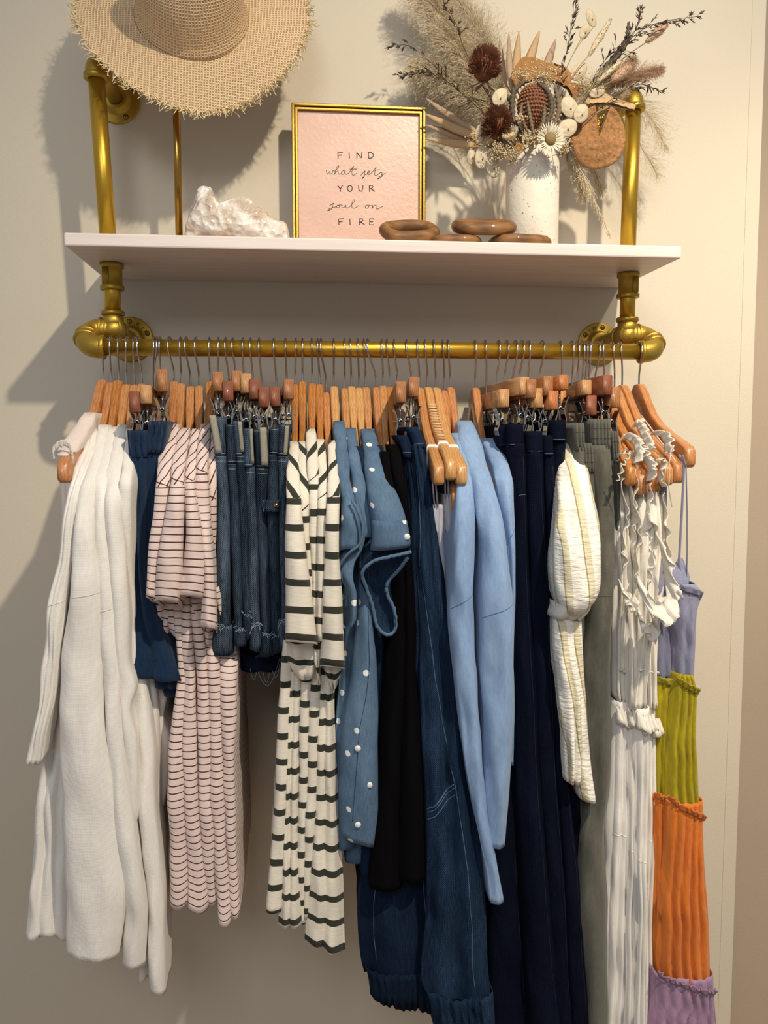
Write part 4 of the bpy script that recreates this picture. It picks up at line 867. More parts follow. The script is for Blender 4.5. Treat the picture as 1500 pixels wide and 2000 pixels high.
def c3(th, S, O):
    def snap(p, par, r=.0046):
        m2 = MB(); m2.lathe([(.0001, -.0018), (r*.85, -.0016), (r, -.0004), (r, .0006)], p, (0, 1, 0), 20); obj('snap_button', m2, BUT, par)
    cu = [(1030, 728, 797), (1052, 725, 800), (1078, 716, 803)]
    mb, S2 = cloth([(1018, 730, 796, -.432), (1040, 729, 800, -.437), (1060, 728, 803, -.438), (1078, 724, 803, -.434)], yb=.11, seed=2.2, wr=.002, tilt=-.006); c = obj('rolled_cuff', mb, CHAM, th, solid=.0014); snap(S2(.86, 1050, .002), c)
    flap(PP([(724, 1078, -.43), (708, 1110, -.425), (704, 1135, -.415), (722, 1170, -.40), (730, 1205, -.395), (748, 1236, -.39), (764, 1240, -.39)], -.42), PP([(803, 1070, -.43), (798, 1090, -.42), (776, 1120, -.41), (762, 1140, -.405), (766, 1175, -.40), (773, 1210, -.395), (772, 1234, -.39)], -.42), JEAN, 'sleeve_facing', th, 4, -.012)
    rolled(PP([(803, 1078, -.435), (786, 1082, -.437), (760, 1088, -.437), (730, 1096, -.432), (708, 1118, -.425), (716, 1150, -.41), (728, 1185, -.40), (736, 1222, -.395), (756, 1240, -.39), (772, 1228, -.39), (770, 1192, -.395), (756, 1158, -.40), (758, 1136, -.405), (780, 1112, -.41), (797, 1088, -.42)], -.42), .0026, CHAM, 'rolled_hem', th, 7)
    surfline(S['body'], [(.72, 1140), (.62, 1300), (.45, 1420), (.35, 1600)], .0005, STD, 'placket_seam', O['body'])
    for u, py in ((.42, 1458), (.72, 1523), (.46, 1602)): snap(S['body'](u, py, .0015), O['body'])
garment('chambray_shirt', 'dotted chambray shirt in front with turned up cuff and pearl snaps', 'shirt', g,
 [('sleeve', dict(rows=[(838, 706, 732, -.27), (880, 710, 742, -.325), (930, 716, 762, -.375), (980, 724, 784, -.42), (1028, 730, 797, -.432), (1050, 730, 798, -.43)], mat=CHAM, yb=.12, wr=.003)),
  ('body', dict(rows=[(900, 712, 738, -.33), (1060, 708, 732, -.36), (1200, 700, 728, -.385), (1300, 690, 736, -.39), (1450, 672, 740, -.395), (1560, 666, 740, -.395), (1640, 670, 736, -.39)], mat=CHAM, nf=1, amp=.006, wr=.003, yb=.30, tilt=.02))], c3)
garment('chambray_shirt', 'dark dotted shirt in shadow between the snap fronted shirt and the black dresses', 'shirt', g,
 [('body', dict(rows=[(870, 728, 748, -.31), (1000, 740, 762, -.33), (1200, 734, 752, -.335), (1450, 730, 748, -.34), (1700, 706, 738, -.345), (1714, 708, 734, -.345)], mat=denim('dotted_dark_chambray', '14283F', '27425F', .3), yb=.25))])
# --- black dresses
g = 'black viscose dresses'
garment('black_dress', 'black dress next to the chambray shirts, its hem slightly lower', 'dress', g, [('body', dict(rows=[(882, 744, 764, -.335), (920, 748, 772, -.365), (960, 752, 781, -.395), (1100, 764, 796, -.37), (1300, 752, 800, -.365), (1500, 742, 792, -.38), (1742, 724, 790, -.392)], mat=BLACK, nf=1, amp=.010, wr=.002, yb=.28))])
garment('black_dress', 'black dress against the barrel leg jeans, wider at the hem', 'dress', g, [('body', dict(rows=[(868, 760, 782, -.33), (905, 768, 788, -.365), (950, 776, 796, -.395), (1100, 784, 806, -.37), (1300, 788, 816, -.367), (1500, 784, 826, -.384), (1726, 776, 832, -.396)], mat=BLACK, nf=1, amp=.010, wr=.002, yb=.28))])
# --- barrel leg jeans
def jl(th, S, O):
    for u in (.22, .78): surfline(S['leg'], [(u, 905), (u, 1300), (u+.02, 1880)], .0006, STG, 'side_seam', O['leg'], 60)
    surfline(S['waistband'], [(.05, 884), (.95, 884)], .0006, STG, 'stitching', O['waistband'])
def hemband(S, y0):
    pass
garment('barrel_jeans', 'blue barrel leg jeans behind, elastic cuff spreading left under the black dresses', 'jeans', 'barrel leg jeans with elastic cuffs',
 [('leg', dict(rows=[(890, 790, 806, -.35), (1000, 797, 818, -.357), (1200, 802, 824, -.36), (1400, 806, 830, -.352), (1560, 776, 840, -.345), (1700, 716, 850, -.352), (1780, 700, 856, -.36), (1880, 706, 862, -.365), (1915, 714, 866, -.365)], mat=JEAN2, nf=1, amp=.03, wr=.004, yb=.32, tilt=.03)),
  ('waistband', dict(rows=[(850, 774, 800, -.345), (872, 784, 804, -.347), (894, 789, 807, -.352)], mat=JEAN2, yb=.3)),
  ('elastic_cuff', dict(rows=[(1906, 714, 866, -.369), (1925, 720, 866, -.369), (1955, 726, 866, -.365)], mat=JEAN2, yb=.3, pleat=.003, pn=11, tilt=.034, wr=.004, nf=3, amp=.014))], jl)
def jl2(th, S, O):
    surfline(S['leg'], [(.16, 1115), (.34, 1300), (.55, 1500), (.66, 1700), (.72, 1930)], .0006, STG, 'outer_seam', O['leg'], 60)
    surfline(S['leg'], [(.2, 900), (.25, 1050), (.16, 1110)], .0006, STG, 'fly_stitching', O['leg'], 40)
    surfline(S['waistband'], [(.05, 868), (.95, 866)], .0006, STG, 'stitching', O['waistband'])
    for o_ in (0, 7, 20): surfline(S['leg'], [(.02, 1592+o_), (.2, 1580+o_), (.4, 1556+o_), (.55, 1532+o_)], .0007 if o_ else .0011, STG, 'pocket_stitching', O['leg'], 30, .0012)
garment('barrel_jeans', 'wide blue barrel leg jeans in front with a slanted patch pocket on the thigh', 'jeans', 'barrel leg jeans with elastic cuffs',
 [('leg', dict(rows=[(870, 808, 830, -.355), (950, 813, 846, -.365), (1050, 818, 862, -.372), (1130, 822, 874, -.38), (1300, 826, 898, -.387), (1450, 830, 914, -.39), (1600, 834, 934, -.395), (1800, 838, 954, -.40), (1920, 832, 964, -.40), (1965, 842, 968, -.40)], mat=JEAN, nf=2, amp=.028, wr=.004, yb=.34, tilt=.012)),
  ('waistband', dict(rows=[(834, 790, 815, -.35), (850, 800, 823, -.352), (874, 807, 832, -.357)], mat=JEAN, yb=.31)),
  ('elastic_cuff', dict(rows=[(1955, 842, 968, -.404), (1985, 848, 970, -.404), (2030, 852, 972, -.40)], mat=JEAN, yb=.3, pleat=.003, pn=9, tilt=.012, wr=.004, nf=3, amp=.014))], jl2)
# --- pale camisoles
g = 'pale satin camisoles with thin straps'
for i, (lab, rows, ya) in enumerate((('pale grey satin camisole hanging from the leftmost bare tipped hanger', [(985, 838, 868, -.36), (1060, 846, 874, -.36), (1180, 862, 882, -.36), (1300, 874, 890, -.36)], (856, 935)), ('pale grey satin camisole in the middle, a thin bright slice', [(965, 866, 882, -.36), (1050, 872, 888, -.36), (1200, 880, 890, -.36), (1330, 884, 895, -.36)], (880, 930)), ('pale grey satin camisole nearest the light blue shirts', [(945, 880, 899, -.365), (1050, 884, 899, -.36), (1200, 884, 894, -.35), (1330, 886, 896, -.35)], (902, 940)))):
    def st_(th, S, O, ya=ya, rows=rows):
        mb = MB()
        for d in (-9, -3): mb.tube([P(ya[0]+d, ya[1]-40, -.37), P(ya[0]+d-2, ya[1]+10, -.375), P((rows[0][1]+rows[0][2])/2+d+5, rows[0][0]+6, -.37)], .0013, 6)
        obj('strap', mb, CAMI, th)
    garment('satin_camisole', lab, 'camisole', g, [('body', dict(rows=rows, mat=CAMI, nf=2, amp=.014, wr=.004, yb=.25))], st_)
# --- light blue shirts
g = 'light blue shirts with dropped shoulder seams'
BS = [
 ('light blue shirt leftmost, its long cuff reaching lowest', [(846, 884, 900, -.29), (890, 896, 914, -.335), (930, 898, 924, -.375), (1000, 892, 929, -.41), (1100, 884, 927, -.42), (1190, 882, 928, -.42), (1300, 890, 930, -.42), (1450, 906, 940, -.415), (1600, 934, 958, -.41), (1700, 952, 974, -.41), (1772, 962, 985, -.41)],
  [(900, 904, 926, -.34), (1050, 926, 942, -.35), (1200, 926, 944, -.35), (1350, 925, 950, -.35), (1500, 928, 950, -.35)], 1180),
 ('light blue shirt in front with the broadest sleeve and a clear shoulder seam', [(822, 897, 922, -.27), (850, 898, 938, -.30), (890, 908, 951, -.34), (940, 922, 966, -.385), (1000, 934, 981, -.41), (1100, 946, 996, -.43), (1200, 945, 1007, -.435), (1300, 944, 1007, -.43), (1400, 948, 1008, -.425), (1520, 952, 1002, -.42), (1600, 960, 996, -.415), (1662, 966, 990, -.41)],
  [(950, 930, 960, -.35), (1300, 946, 980, -.35), (1600, 960, 985, -.35)], 1198),
 ('light blue shirt at the right, mostly behind the broad sleeved one', [(856, 946, 975, -.285), (890, 956, 988, -.335), (940, 972, 1003, -.385), (1020, 984, 1004, -.40), (1100, 992, 1003, -.40), (1300, 996, 1005, -.39)],
  [(950, 972, 996, -.35), (1300, 980, 1004, -.35), (1500, 980, 1002, -.35)], 1050)]
for i, (lab, sl, bd, sm) in enumerate(BS):
    def sx(th, S, O, sm=sm, i=i):
        surfline(S['sleeve'], [(.02, sm+14), (.4, sm), (.98, sm-18)], .0007, plain('blue_thread', '5A7EB0', .8), 'shoulder_seam', O['sleeve'])
        surfline(S['sleeve'], [(.25, sl[1][0]-8), (.55, sl[2][0]), (.9, sl[3][0]+5)], .0004, SKY, 'yoke_seam', O['sleeve'])
    sl = sl
    garment('light_blue_shirt', lab, 'shirt', g, [('sleeve', dict(rows=sl, mat=SKY, yb=.11, wr=.004, nf=1, amp=.010)), ('body', dict(rows=bd, mat=SKY, yb=.28, wr=.004, nf=1))], sx)
# --- dark jeans
g = 'dark rinse wide leg jeans on clip hangers'
KS = [
 ('darkest jeans, deep in shadow right of the light blue shirts', [(830, 975, 1000, -.33), (1000, 985, 1004, -.33), (1300, 985, 1006, -.335), (1500, 968, 1012, -.34), (1700, 962, 1024, -.34), (2040, 955, 1050, -.34)], 872),
 ('dark jeans with a visible back pocket edge, first full leg of the row', [(828, 994, 1025, -.35), (1000, 1003, 1030, -.355), (1300, 1008, 1044, -.36), (1600, 1020, 1066, -.37), (2040, 1046, 1110, -.375)], 872),
 ('dark jeans with the widest waistband in the middle of the row', [(842, 1030, 1063, -.352), (1000, 1034, 1069, -.357), (1300, 1045, 1084, -.36), (1600, 1064, 1098, -.365), (2040, 1096, 1130, -.37)], 885),
 ('dark jeans fourth leg of the row, narrow waistband set lower', [(850, 1064, 1082, -.35), (1000, 1070, 1088, -.357), (1300, 1084, 1102, -.365), (1600, 1098, 1122, -.37), (2040, 1126, 1158, -.375)], 890),
 ('dark jeans with the highest waistband, beside the beige striped shirt', [(820, 1082, 1110, -.35), (1000, 1086, 1106, -.35), (1300, 1098, 1116, -.35), (1500, 1104, 1130, -.345), (2040, 1128, 1166, -.34)], 862)]
for i, (lab, rows, wbp) in enumerate(KS):
    xl, xr = rows[0][1], rows[0][2]
    def kx_(th, S, O, i=i, wbp=wbp):
        surfline(S['waistband'], [(.05, wbp-4), (.95, wbp-4)], .0005, STG if i else STD, 'stitching', O['waistband'])
        surfline(S['leg'], [(.7, wbp+20), (.72, 1400), (.74, 1980)], .0004, STD, 'side_seam', O['leg'], 60)
        if i == 1: surfline(S['leg'], [(.35, 968), (.5, 966), (.93, 966)], .0005, STG, 'pocket_stitching', O['leg'])
    garment('dark_jeans', lab, 'jeans', g, [('leg', dict(rows=[(wbp-6,)+tuple(herm(rows, wbp-6))]+rows[1:], mat=INDIGO, wr=.003, yb=.31, nf=1 if i == 1 else 0, amp=.01)), ('waistband', dict(rows=[rows[0], (wbp, herm(rows, wbp)[0], herm(rows, wbp)[1], rows[0][3]-.003)], mat=INDIGO, yb=.30, wr=.002))], kx_)
# --- beige striped shirt
def bs(th, S, O):
    mb, S2 = cloth([(1176, 1112, 1160, -.425), (1190, 1100, 1164, -.42), (1200, 1092, 1160, -.415), (1212, 1088, 1148, -.41)], yb=.10, nf=3, amp=.01, wr=.005, seed=5); obj('turned_cuff', mb, CRINK, th, solid=.0014)
garment('beige_striped_shirt', 'white crinkle shirt with beige stripes and a puffed sleeve in front of the grey trousers', 'shirt', None,
 [('sleeve', dict(rows=[(844, 1101, 1128, -.29), (880, 1099, 1146, -.335), (930, 1099, 1160, -.38), (985, 1100, 1170, -.41), (1020, 1098, 1178, -.42), (1090, 1095, 1184, -.435), (1150, 1098, 1182, -.437), (1185, 1104, 1168, -.43), (1200, 1112, 1150, -.42)], mat=BEIGE, yb=.13, wr=.005, nf=1, amp=.012, slant=.0)),
  ('body', dict(rows=[(1180, 1086, 1128, -.40), (1280, 1088, 1134, -.40), (1400, 1102, 1142, -.40), (1535, 1112, 1140, -.40)], mat=BEIGE, yb=.09, nf=2, amp=.012, wr=.004)),
  ('second_sleeve', dict(rows=[(1210, 1118, 1138, -.395), (1350, 1126, 1146, -.395), (1480, 1132, 1155, -.395), (1566, 1138, 1167, -.395)], mat=BEIGE, yb=.09, wr=.004, tilt=.006)),
  ('back_panel', dict(rows=[(900, 1112, 1150, -.32), (1200, 1118, 1152, -.32), (1562, 1128, 1158, -.33)], mat=CRINK, yb=.2))], bs)
# --- grey trousers
g = 'grey drawstring trousers on clip hangers'
GP = [
 ('grey trousers at the left with a narrow gathered waistband', [(826, 1122, 1142, -.35), (890, 1126, 1144, -.355), (1100, 1128, 1150, -.35), (1500, 1124, 1150, -.34), (1800, 1130, 1155, -.33), (2040, 1150, 1165, -.33)], 880),
 ('grey trousers second of the row, waistband set lowest', [(866, 1143, 1160, -.35), (930, 1146, 1164, -.352), (1100, 1150, 1170, -.35), (1500, 1150, 1172, -.345), (2040, 1160, 1176, -.34)], 922),
 ('grey trousers widest of the row, leg twisting down beside the white dresses', [(818, 1158, 1196, -.355), (875, 1160, 1198, -.36), (950, 1170, 1204, -.37), (1050, 1178, 1207, -.38), (1165, 1165, 1206, -.385), (1300, 1155, 1203, -.385), (1450, 1152, 1203, -.385), (1560, 1160, 1196, -.38), (1640, 1150, 1188, -.38), (1800, 1140, 1198, -.38), (2040, 1154, 1188, -.38)], 876),
 ('grey trousers rightmost, a thin gathered slice against the white ruffles', [(842, 1196, 1210, -.35), (905, 1200, 1212, -.352), (1000, 1202, 1209, -.35), (1400, 1198, 1206, -.345), (2040, 1188, 1198, -.34)], 905)]
for i, (lab, rows, wbp) in enumerate(GP):
    def gx(th, S, O, i=i, rows=rows, wbp=wbp):
        for f in (.33, .66, .97): surfline(S['waistband'], [(.04, rows[0][0]+(wbp-rows[0][0])*f), (.96, rows[0][0]+(wbp-rows[0][0])*f)], .0006, plain('grey_thread', '45443D', .8), 'stitching', O['waistband'])
        if i == 2: surfline(S['leg'], [(.03, 1166), (.97, 1166)], .0006, GREY, 'knee_seam', O['leg']); surfline(S['leg'], [(.35, 960), (.6, 990), (.97, 1015)], .0007, plain('grey_thread2', '45443D', .8), 'pocket_seam', O['leg'])
    garment('grey_trousers', lab, 'trousers', g, [('leg', dict(rows=[(wbp-6,)+tuple(herm(rows, wbp-6))]+rows[2:], mat=GREY, wr=.004, yb=.31, nf=1, amp=.014)), ('waistband', dict(rows=[rows[0], ((rows[0][0]+wbp)/2, herm(rows, wbp)[0]-2, herm(rows, wbp)[1], rows[0][3]-.004), (wbp, herm(rows, wbp)[0], herm(rows, wbp)[1], rows[0][3]-.003)], mat=GREY, yb=.30, pleat=.0025, pn=6 if i == 2 else 3, wr=.001))], gx)
# --- white ruffled dresses
g = 'ivory ruffled dresses at the right end'
WR = [
 ('ivory ruffled dress nearest the grey trousers', [(900, 1208, 1226, -.33), (1000, 1207, 1230, -.36), (1150, 1207, 1232, -.37), (1280, 1206, 1230, -.375), (1372, 1206, 1232, -.375)], [(1372, 1206, 1232), (1600, 1200, 1232), (1800, 1194, 1228), (2040, 1186, 1222)],
  [[(1212, 905), (1214, 960), (1222, 1010), (1212, 1060), (1218, 1110)], [(1226, 905), (1228, 960), (1232, 1000), (1228, 1060), (1236, 1110)]]),
 ('ivory ruffled dress second from the grey trousers, a loose ruffle at its bust', [(880, 1222, 1250, -.33), (1000, 1224, 1258, -.365), (1150, 1228, 1250, -.38), (1280, 1228, 1248, -.385), (1390, 1230, 1252, -.385)], [(1385, 1230, 1252), (1600, 1230, 1250), (1800, 1226, 1248), (2040, 1222, 1246)],
  [[(1240, 910), (1236, 980), (1246, 1040), (1238, 1100), (1244, 1160)], [(1262, 940), (1262, 990), (1254, 1040), (1266, 1090), (1262, 1130)]]),
 ('ivory ruffled dress in front with the fullest flounce below the bust', [(880, 1246, 1276, -.34), (960, 1250, 1290, -.37), (1060, 1256, 1298, -.39), (1160, 1250, 1290, -.40), (1280, 1246, 1272, -.40), (1385, 1246, 1272, -.40)], [(1385, 1244, 1274), (1600, 1248, 1270), (1800, 1246, 1264), (2040, 1240, 1262)],
  [[(1262, 1000), (1280, 1040), (1270, 1090), (1262, 1130), (1270, 1180)]]),
 ('ivory ruffled dress nearest the tiered dresses, a slim slice', [(900, 1270, 1296, -.34), (1000, 1280, 1300, -.36), (1120, 1282, 1306, -.37), (1280, 1266, 1286, -.375), (1380, 1266, 1284, -.375)], [(1380, 1266, 1284), (1600, 1266, 1284), (1800, 1262, 1280), (2040, 1258, 1276)],
  [[(1292, 960), (1296, 1020), (1302, 1070), (1306, 1120), (1300, 1160)]])]
SEAMI = plain('ivory_seam', 'F2EDE2', .8)
for i, (lab, bo, sk, rf) in enumerate(WR):
    def wx(th, S, O, i=i, bo=bo, sk=sk, rf=rf):
        yy = bo[2][3]-.012
        for k, r in enumerate(rf): ruffle(PP(r, yy+.006), .017, .0038, 5, IVORY, 'bodice_ruffle', O['bodice'], (.1 if k else -.15, -1, 0), seed=i*3+k, solid=.0008)
        c0_, c1_ = bo[-1][1], bo[-1][2]; y_ = bo[-1][3]
        ruffle(PP([(c0_-2, 1378+i*5), ((c0_+c1_)/2, 1388+i*6), (c1_+4, 1382+i*6)], y_-.01), .026, .006, 5, IVORY, 'waist_ruffle', O['bodice'], (.05, -.35, -1), seed=i)
        for py in (1305,): ruffle(PP([(c0_+1, py), (c1_-1, py+6)], y_-.004), .007, .002, 3, IVORY, 'smocking', O['bodice'], (0, -1, -.2), seed=i+py)
        h = 1640+[-10, 20, 42, 0][i]; surfline(S['skirt'], [(.05, h), (.95, h+6)], .0008, SEAMI, 'tier_seam', O['skirt'])
    garment('ruffled_dress', lab, 'dress', g, [('bodice', dict(rows=bo, mat=IVORY, wr=.007, nf=3, amp=.018, yb=.27, pleat=.002, pn=5)), ('skirt', dict(rows=[r+(bo[-1][3],) for r in sk], mat=WHITE, nf=2, amp=.022, wr=.003, yb=.33))], wx)
# ruffled straps gathered over the hanger tips belong to the dresses
RP = [o for o in bpy.data.objects if o.name.startswith('ruffled_dress')]
ruffle(PP([(1208, 862, -.29), (1222, 858, -.33), (1236, 868, -.36), (1242, 888, -.385), (1236, 905, -.40)], -.35), 0.0190, 0.0045, 6, IVORY, 'ruffled_strap', RP[0], (.25, -.8, .45), seed=1)
ruffle(PP([(1204, 900, -.35), (1218, 880, -.38), (1228, 892, -.40), (1214, 912, -.40), (1208, 940, -.40)], -.38), 0.0152, 0.0035, 6, IVORY, 'ruffled_strap', RP[0], (-.4, -.9, 0), seed=2)
ruffle(PP([(1232, 838, -.29), (1240, 826, -.29), (1248, 846, -.33), (1258, 866, -.36), (1262, 884, -.38)], -.35), 0.0190, 0.0040, 7, IVORY, 'ruffled_strap', RP[1], (.2, -.85, .4), seed=4)
ruffle(PP([(1236, 862, -.34), (1246, 880, -.37), (1256, 898, -.39), (1266, 916, -.41), (1262, 940, -.41)], -.38), 0.0209, 0.0045, 7, IVORY, 'ruffled_strap', RP[1], (.1, -.95, .3), seed=5)
ruffle(PP([(1256, 858, -.33), (1272, 848, -.35), (1290, 852, -.37), (1298, 868, -.38), (1296, 888, -.39)], -.36), 0.0190, 0.0035, 5, IVORY, 'ruffled_strap', RP[2], (.2, -.9, .3), seed=6)
ruffle(PP([(1272, 905, -.40), (1284, 896, -.41), (1292, 900, -.41), (1284, 930, -.41), (1290, 950, -.40)], -.4), 0.0133, 0.0030, 5, IVORY, 'ruffled_strap', RP[2], (.1, -1, .0), seed=7)
ruffle(PP([(1242, 1120, -.42), (1248, 1160, -.44), (1270, 1182, -.455), (1290, 1182, -.455), (1302, 1165, -.45), (1298, 1130, -.43), (1290, 1070, -.42), (1280, 1040, -.41)], -.44), 0.0372, 0.0045, 7, IVORY, 'bust_flounce', RP[2], (.15, -.7, -.5), seed=8)
ruffle(PP([(1240, 1170, -.41), (1246, 1200, -.42), (1262, 1222, -.43), (1274, 1214, -.425), (1268, 1180, -.41)], -.42), 0.0319, 0.0040, 5, IVORY, 'bust_flounce', RP[1], (0, -.7, -.5), seed=9)
ruffle(PP([(1208, 1130, -.39), (1216, 1160, -.40), (1228, 1176, -.41), (1238, 1160, -.40)], -.40), 0.0266, 0.0035, 4, IVORY, 'bust_flounce', RP[0], (0, -.8, -.4), seed=10)
ruffle(PP([(1266, 1170, -.40), (1300, 1166, -.41), (1312, 1140, -.41)], -.41), 0.0239, 0.0035, 4, IVORY, 'bust_flounce', RP[3], (.3, -.7, -.4), seed=11)
# --- tiered dresses
g = 'tiered colour block sundresses'
def tier_ex(path_y, cols, off):
    def f(th, S, O):
        for k, (y0, key, mt, wv) in enumerate(path_y):
            pts = [S[key](u, y0[0]+(y0[1]-y0[0])*u, .004) for u in [i/14 for i in range(15)]]
            ruffle(pts, .011, .003, wv, mt, 'ruffle_edge', O[key], (0, -.45, 1), seed=k+off, solid=.0009)
    return f
garment('tiered_dress', 'tiered lavender, chartreuse and orange sundress behind, beside the ivory dresses', 'dress', g,
 [('bodice', dict(rows=[(1085, 1286, 1314, -.36), (1160, 1286, 1318, -.37), (1250, 1284, 1320, -.37), (1330, 1282, 1322, -.37)], mat=LAV, nf=2, amp=.014, yb=.22)),
  ('second_tier', dict(rows=[(1326, 1280, 1322, -.376), (1400, 1282, 1318, -.38), (1562, 1284, 1314, -.38)], mat=CHART, nf=3, amp=.016, yb=.28)),
  ('third_tier', dict(rows=[(1556, 1282, 1312, -.386), (1700, 1284, 1306, -.386), (1912, 1282, 1300, -.386)], mat=ORAN, nf=2, amp=.012, yb=.28)),
  ('bottom_tier', dict(rows=[(1906, 1276, 1312, -.388), (2040, 1266, 1312, -.388)], mat=LILAC, nf=3, amp=.014, yb=.28))],
 tier_ex([((1334, 1342), 'second_tier', CHART, 4), ((1560, 1566), 'third_tier', ORAN, 4), ((1912, 1925), 'bottom_tier', LILAC, 4)], 0, 20))
def t2(th, S, O):
    tier_ex([((1334, 1362), 'second_tier', CHART, 5), ((1568, 1612), 'third_tier', ORAN, 8), ((1915, 1954), 'bottom_tier', LILAC, 11)], 0, 30)(th, S, O)
    ruffle([S['bodice'](u, 1146+26*u, .003) for u in [i/10 for i in range(11)]], .010, .0025, 4, LAV, 'ruffle_edge', O['bodice'], (.2, -.4, 1), seed=44)
    def strap(pts, nm='strap'):
        mb = MB(); mb.tube(PP(pts, -.4), .0021, 8, flat=.3); obj(nm, mb, LAV, th)
    strap([(1326, 888, -.398), (1336, 905, -.405), (1334, 960, -.405), (1330, 1030, -.40), (1326, 1100, -.395), (1334, 1150, -.395)])
    strap([(1333, 888, -.405), (1340, 912, -.408), (1342, 1000, -.405), (1342, 1080, -.40), (1340, 1148, -.395)])
    m5 = MB(); m5.tube(PP([(1252, 812, -.275), (1268, 832, -.30), (1290, 862, -.34), (1320, 902, -.395)], 0), .0016, 8, flat=.4); obj('ribbon_tie', m5, STRAPW, th)
    m5 = MB(); m5.tube(PP([(1304, 884, -.40), (1312, 876, -.41), (1317, 870, -.415)], 0), [.001, .004, .0006], 8, flat=.2); m5.tube(PP([(1311, 876, -.41), (1307, 905, -.41), (1306, 950, -.41), (1312, 990, -.41)], 0), .0016, 8, flat=.3); obj('ribbon_tail', m5, STRAPW, th)
    flap(PP([(1306, 1142, -.395), (1312, 1115, -.39), (1326, 1088, -.385)], 0), PP([(1340, 1150, -.40), (1346, 1125, -.395), (1332, 1090, -.385)], 0), LAV, 'cup_point', th, 3, .004)
garment('tiered_dress', 'tiered sundress in front in lavender, chartreuse, orange and lilac, rightmost on the rail', 'dress', g,
 [('bodice', dict(rows=[(1142, 1316, 1366, -.40), (1165, 1316, 1380, -.40), (1200, 1320, 1370, -.40), (1250, 1323, 1367, -.395), (1338, 1326, 1362, -.39)], mat=LAV, nf=2, amp=.014, yb=.24)),
  ('second_tier', dict(rows=[(1318, 1326, 1356, -.396), (1350, 1324, 1366, -.40), (1420, 1318, 1368, -.402), (1500, 1314, 1374, -.404), (1600, 1310, 1378, -.404)], mat=CHART, nf=4, amp=.018, tilt=.016, yb=.28, step=8)),
  ('third_tier', dict(rows=[(1570, 1310, 1382, -.41), (1610, 1311, 1382, -.412), (1700, 1306, 1386, -.414), (1830, 1302, 1396, -.414), (1948, 1300, 1400, -.414)], mat=ORAN, nf=5, amp=.020, tilt=.008, yb=.29, step=8)),
  ('bottom_tier', dict(rows=[(1915, 1292, 1404, -.418), (1960, 1292, 1406, -.42), (2060, 1284, 1414, -.42)], mat=LILAC, nf=6, amp=.02, yb=.30, step=8))], t2)
garment('lavender_dress', 'greyish lavender dress glimpsed behind the ivory ruffles', 'dress', None, [('body', dict(rows=[(930, 1288, 1304, -.36), (1060, 1294, 1304, -.35), (1200, 1292, 1304, -.35)], mat=LAV, yb=.12))])
# ---------------------------------------------------------------- vase and dried flowers
VY = -.155
va, vb = P(990, 300, VY), P(1091, 300, VY); vr = (vb.x-va.x)/2; vc = Vector(((va.x+vb.x)/2, VY, ZT)); VH = P(1040, 298, VY).z-ZT
t = NT('speckled_ceramic'); o_ = t.coord('Object'); vo = t.n('ShaderNodeTexVoronoi', i_Vector=t.coord('Object', (1, 1, .55)), i_Scale=170); n1 = t.noise(o_, 30, 4)
sp = t.math('MULTIPLY', t.math('LESS_THAN', vo.outputs['Distance'], .17), t.math('GREATER_THAN', n1, .52))
VASE = t.fin(t.mix(sp, t.mix(t.ramp(n1, .3, .7), hx('E2DAC9'), hx('EAE3D4')), hx('A8987E')), .8, bump=t.math('SUBTRACT', t.noise(o_, 150, 4), t.math('MULTIPLY', sp, .6)), bd=.0012)
mb = MB(); k_ = vr; mb.lathe([(0, 0), (k_-.004, 0), (k_, .004), (k_*1.0, VH*.5), (k_*.995, VH-.003), (k_-.002, VH), (k_-.005, VH-.002), (k_-.006, VH*.3), (0, VH*.3)], vc, (0, 0, 1), 64)
obj('vase', mb, VASE, label='white speckled ceramic cylinder vase holding the dried flowers', cat='vase')
MO = vc+Vector((0, 0, VH)); g4 = 'dried stems in the white vase'
FLX = lambda n, c, r=.85, **k: plain(n, c, r, 0, 1, 300, .0006, **k)
PAMP = FLX('pampas', 'DCCCAC'); PAMG = FLX('pampas_pale', 'E0D4B8'); DRK = FLX('dark_seed', '4A3A30'); STM = FLX('dry_stem', 'A58C62'); BANK = FLX('banksia_brown', '7A4A30'); KNOB = FLX('protea_knob', '9A6A4C')
PALM = FLX('palm_spear', 'C6A67C'); PALM2 = FLX('palm_spear_grey', 'B79C80'); LUN = FLX('lunaria', 'CBBB9C', .55); GYP = FLX('gypsophila', 'D8C59C'); LEAF = FLX('grey_leaf', '5C5445'); SERR = FLX('serrated_leaf', '7C6A54'); BUN = FLX('bunny_tail', 'C7A588'); WHT = FLX('paper_white', 'EDE4CC'); YEL = FLX('straw_yellow', 'E0B868'); CEN = FLX('flower_centre', '8E7647'); AMA = FLX('amaranth', 'DACBAB')
t = NT('bracket_fungus'); o_ = t.coord('UV'); rg = t.n('ShaderNodeTexWave', i_Vector=o_, i_Scale=26, i_Distortion=2.5, i_Detail=3, bands_direction='X').outputs[1]; n1 = t.noise(t.coord('Object'), 130, 5)
FUNG = t.fin(t.mix(t.ramp(t.math('ADD', t.math('MULTIPLY', rg, .35), t.math('MULTIPLY', n1, .8)), .35, .95), hx('A8733F'), hx('CF9C64')), .8, bump=t.math('ADD', rg, n1), bd=.0015)
t = NT('sponge_fungus'); o_ = t.coord('Object'); n1 = t.noise(o_, 220, 5, .7); n2 = t.noise(t.coord('Object', (1, 1, 5)), 25, 4)
SPON = t.fin(t.mix(t.ramp(t.math('ADD', t.math('MULTIPLY', n1, .7), t.math('MULTIPLY', n2, .4)), .4, .72), hx('7E5430'), hx('C3925E')), .9, bump=n1, bd=.003)
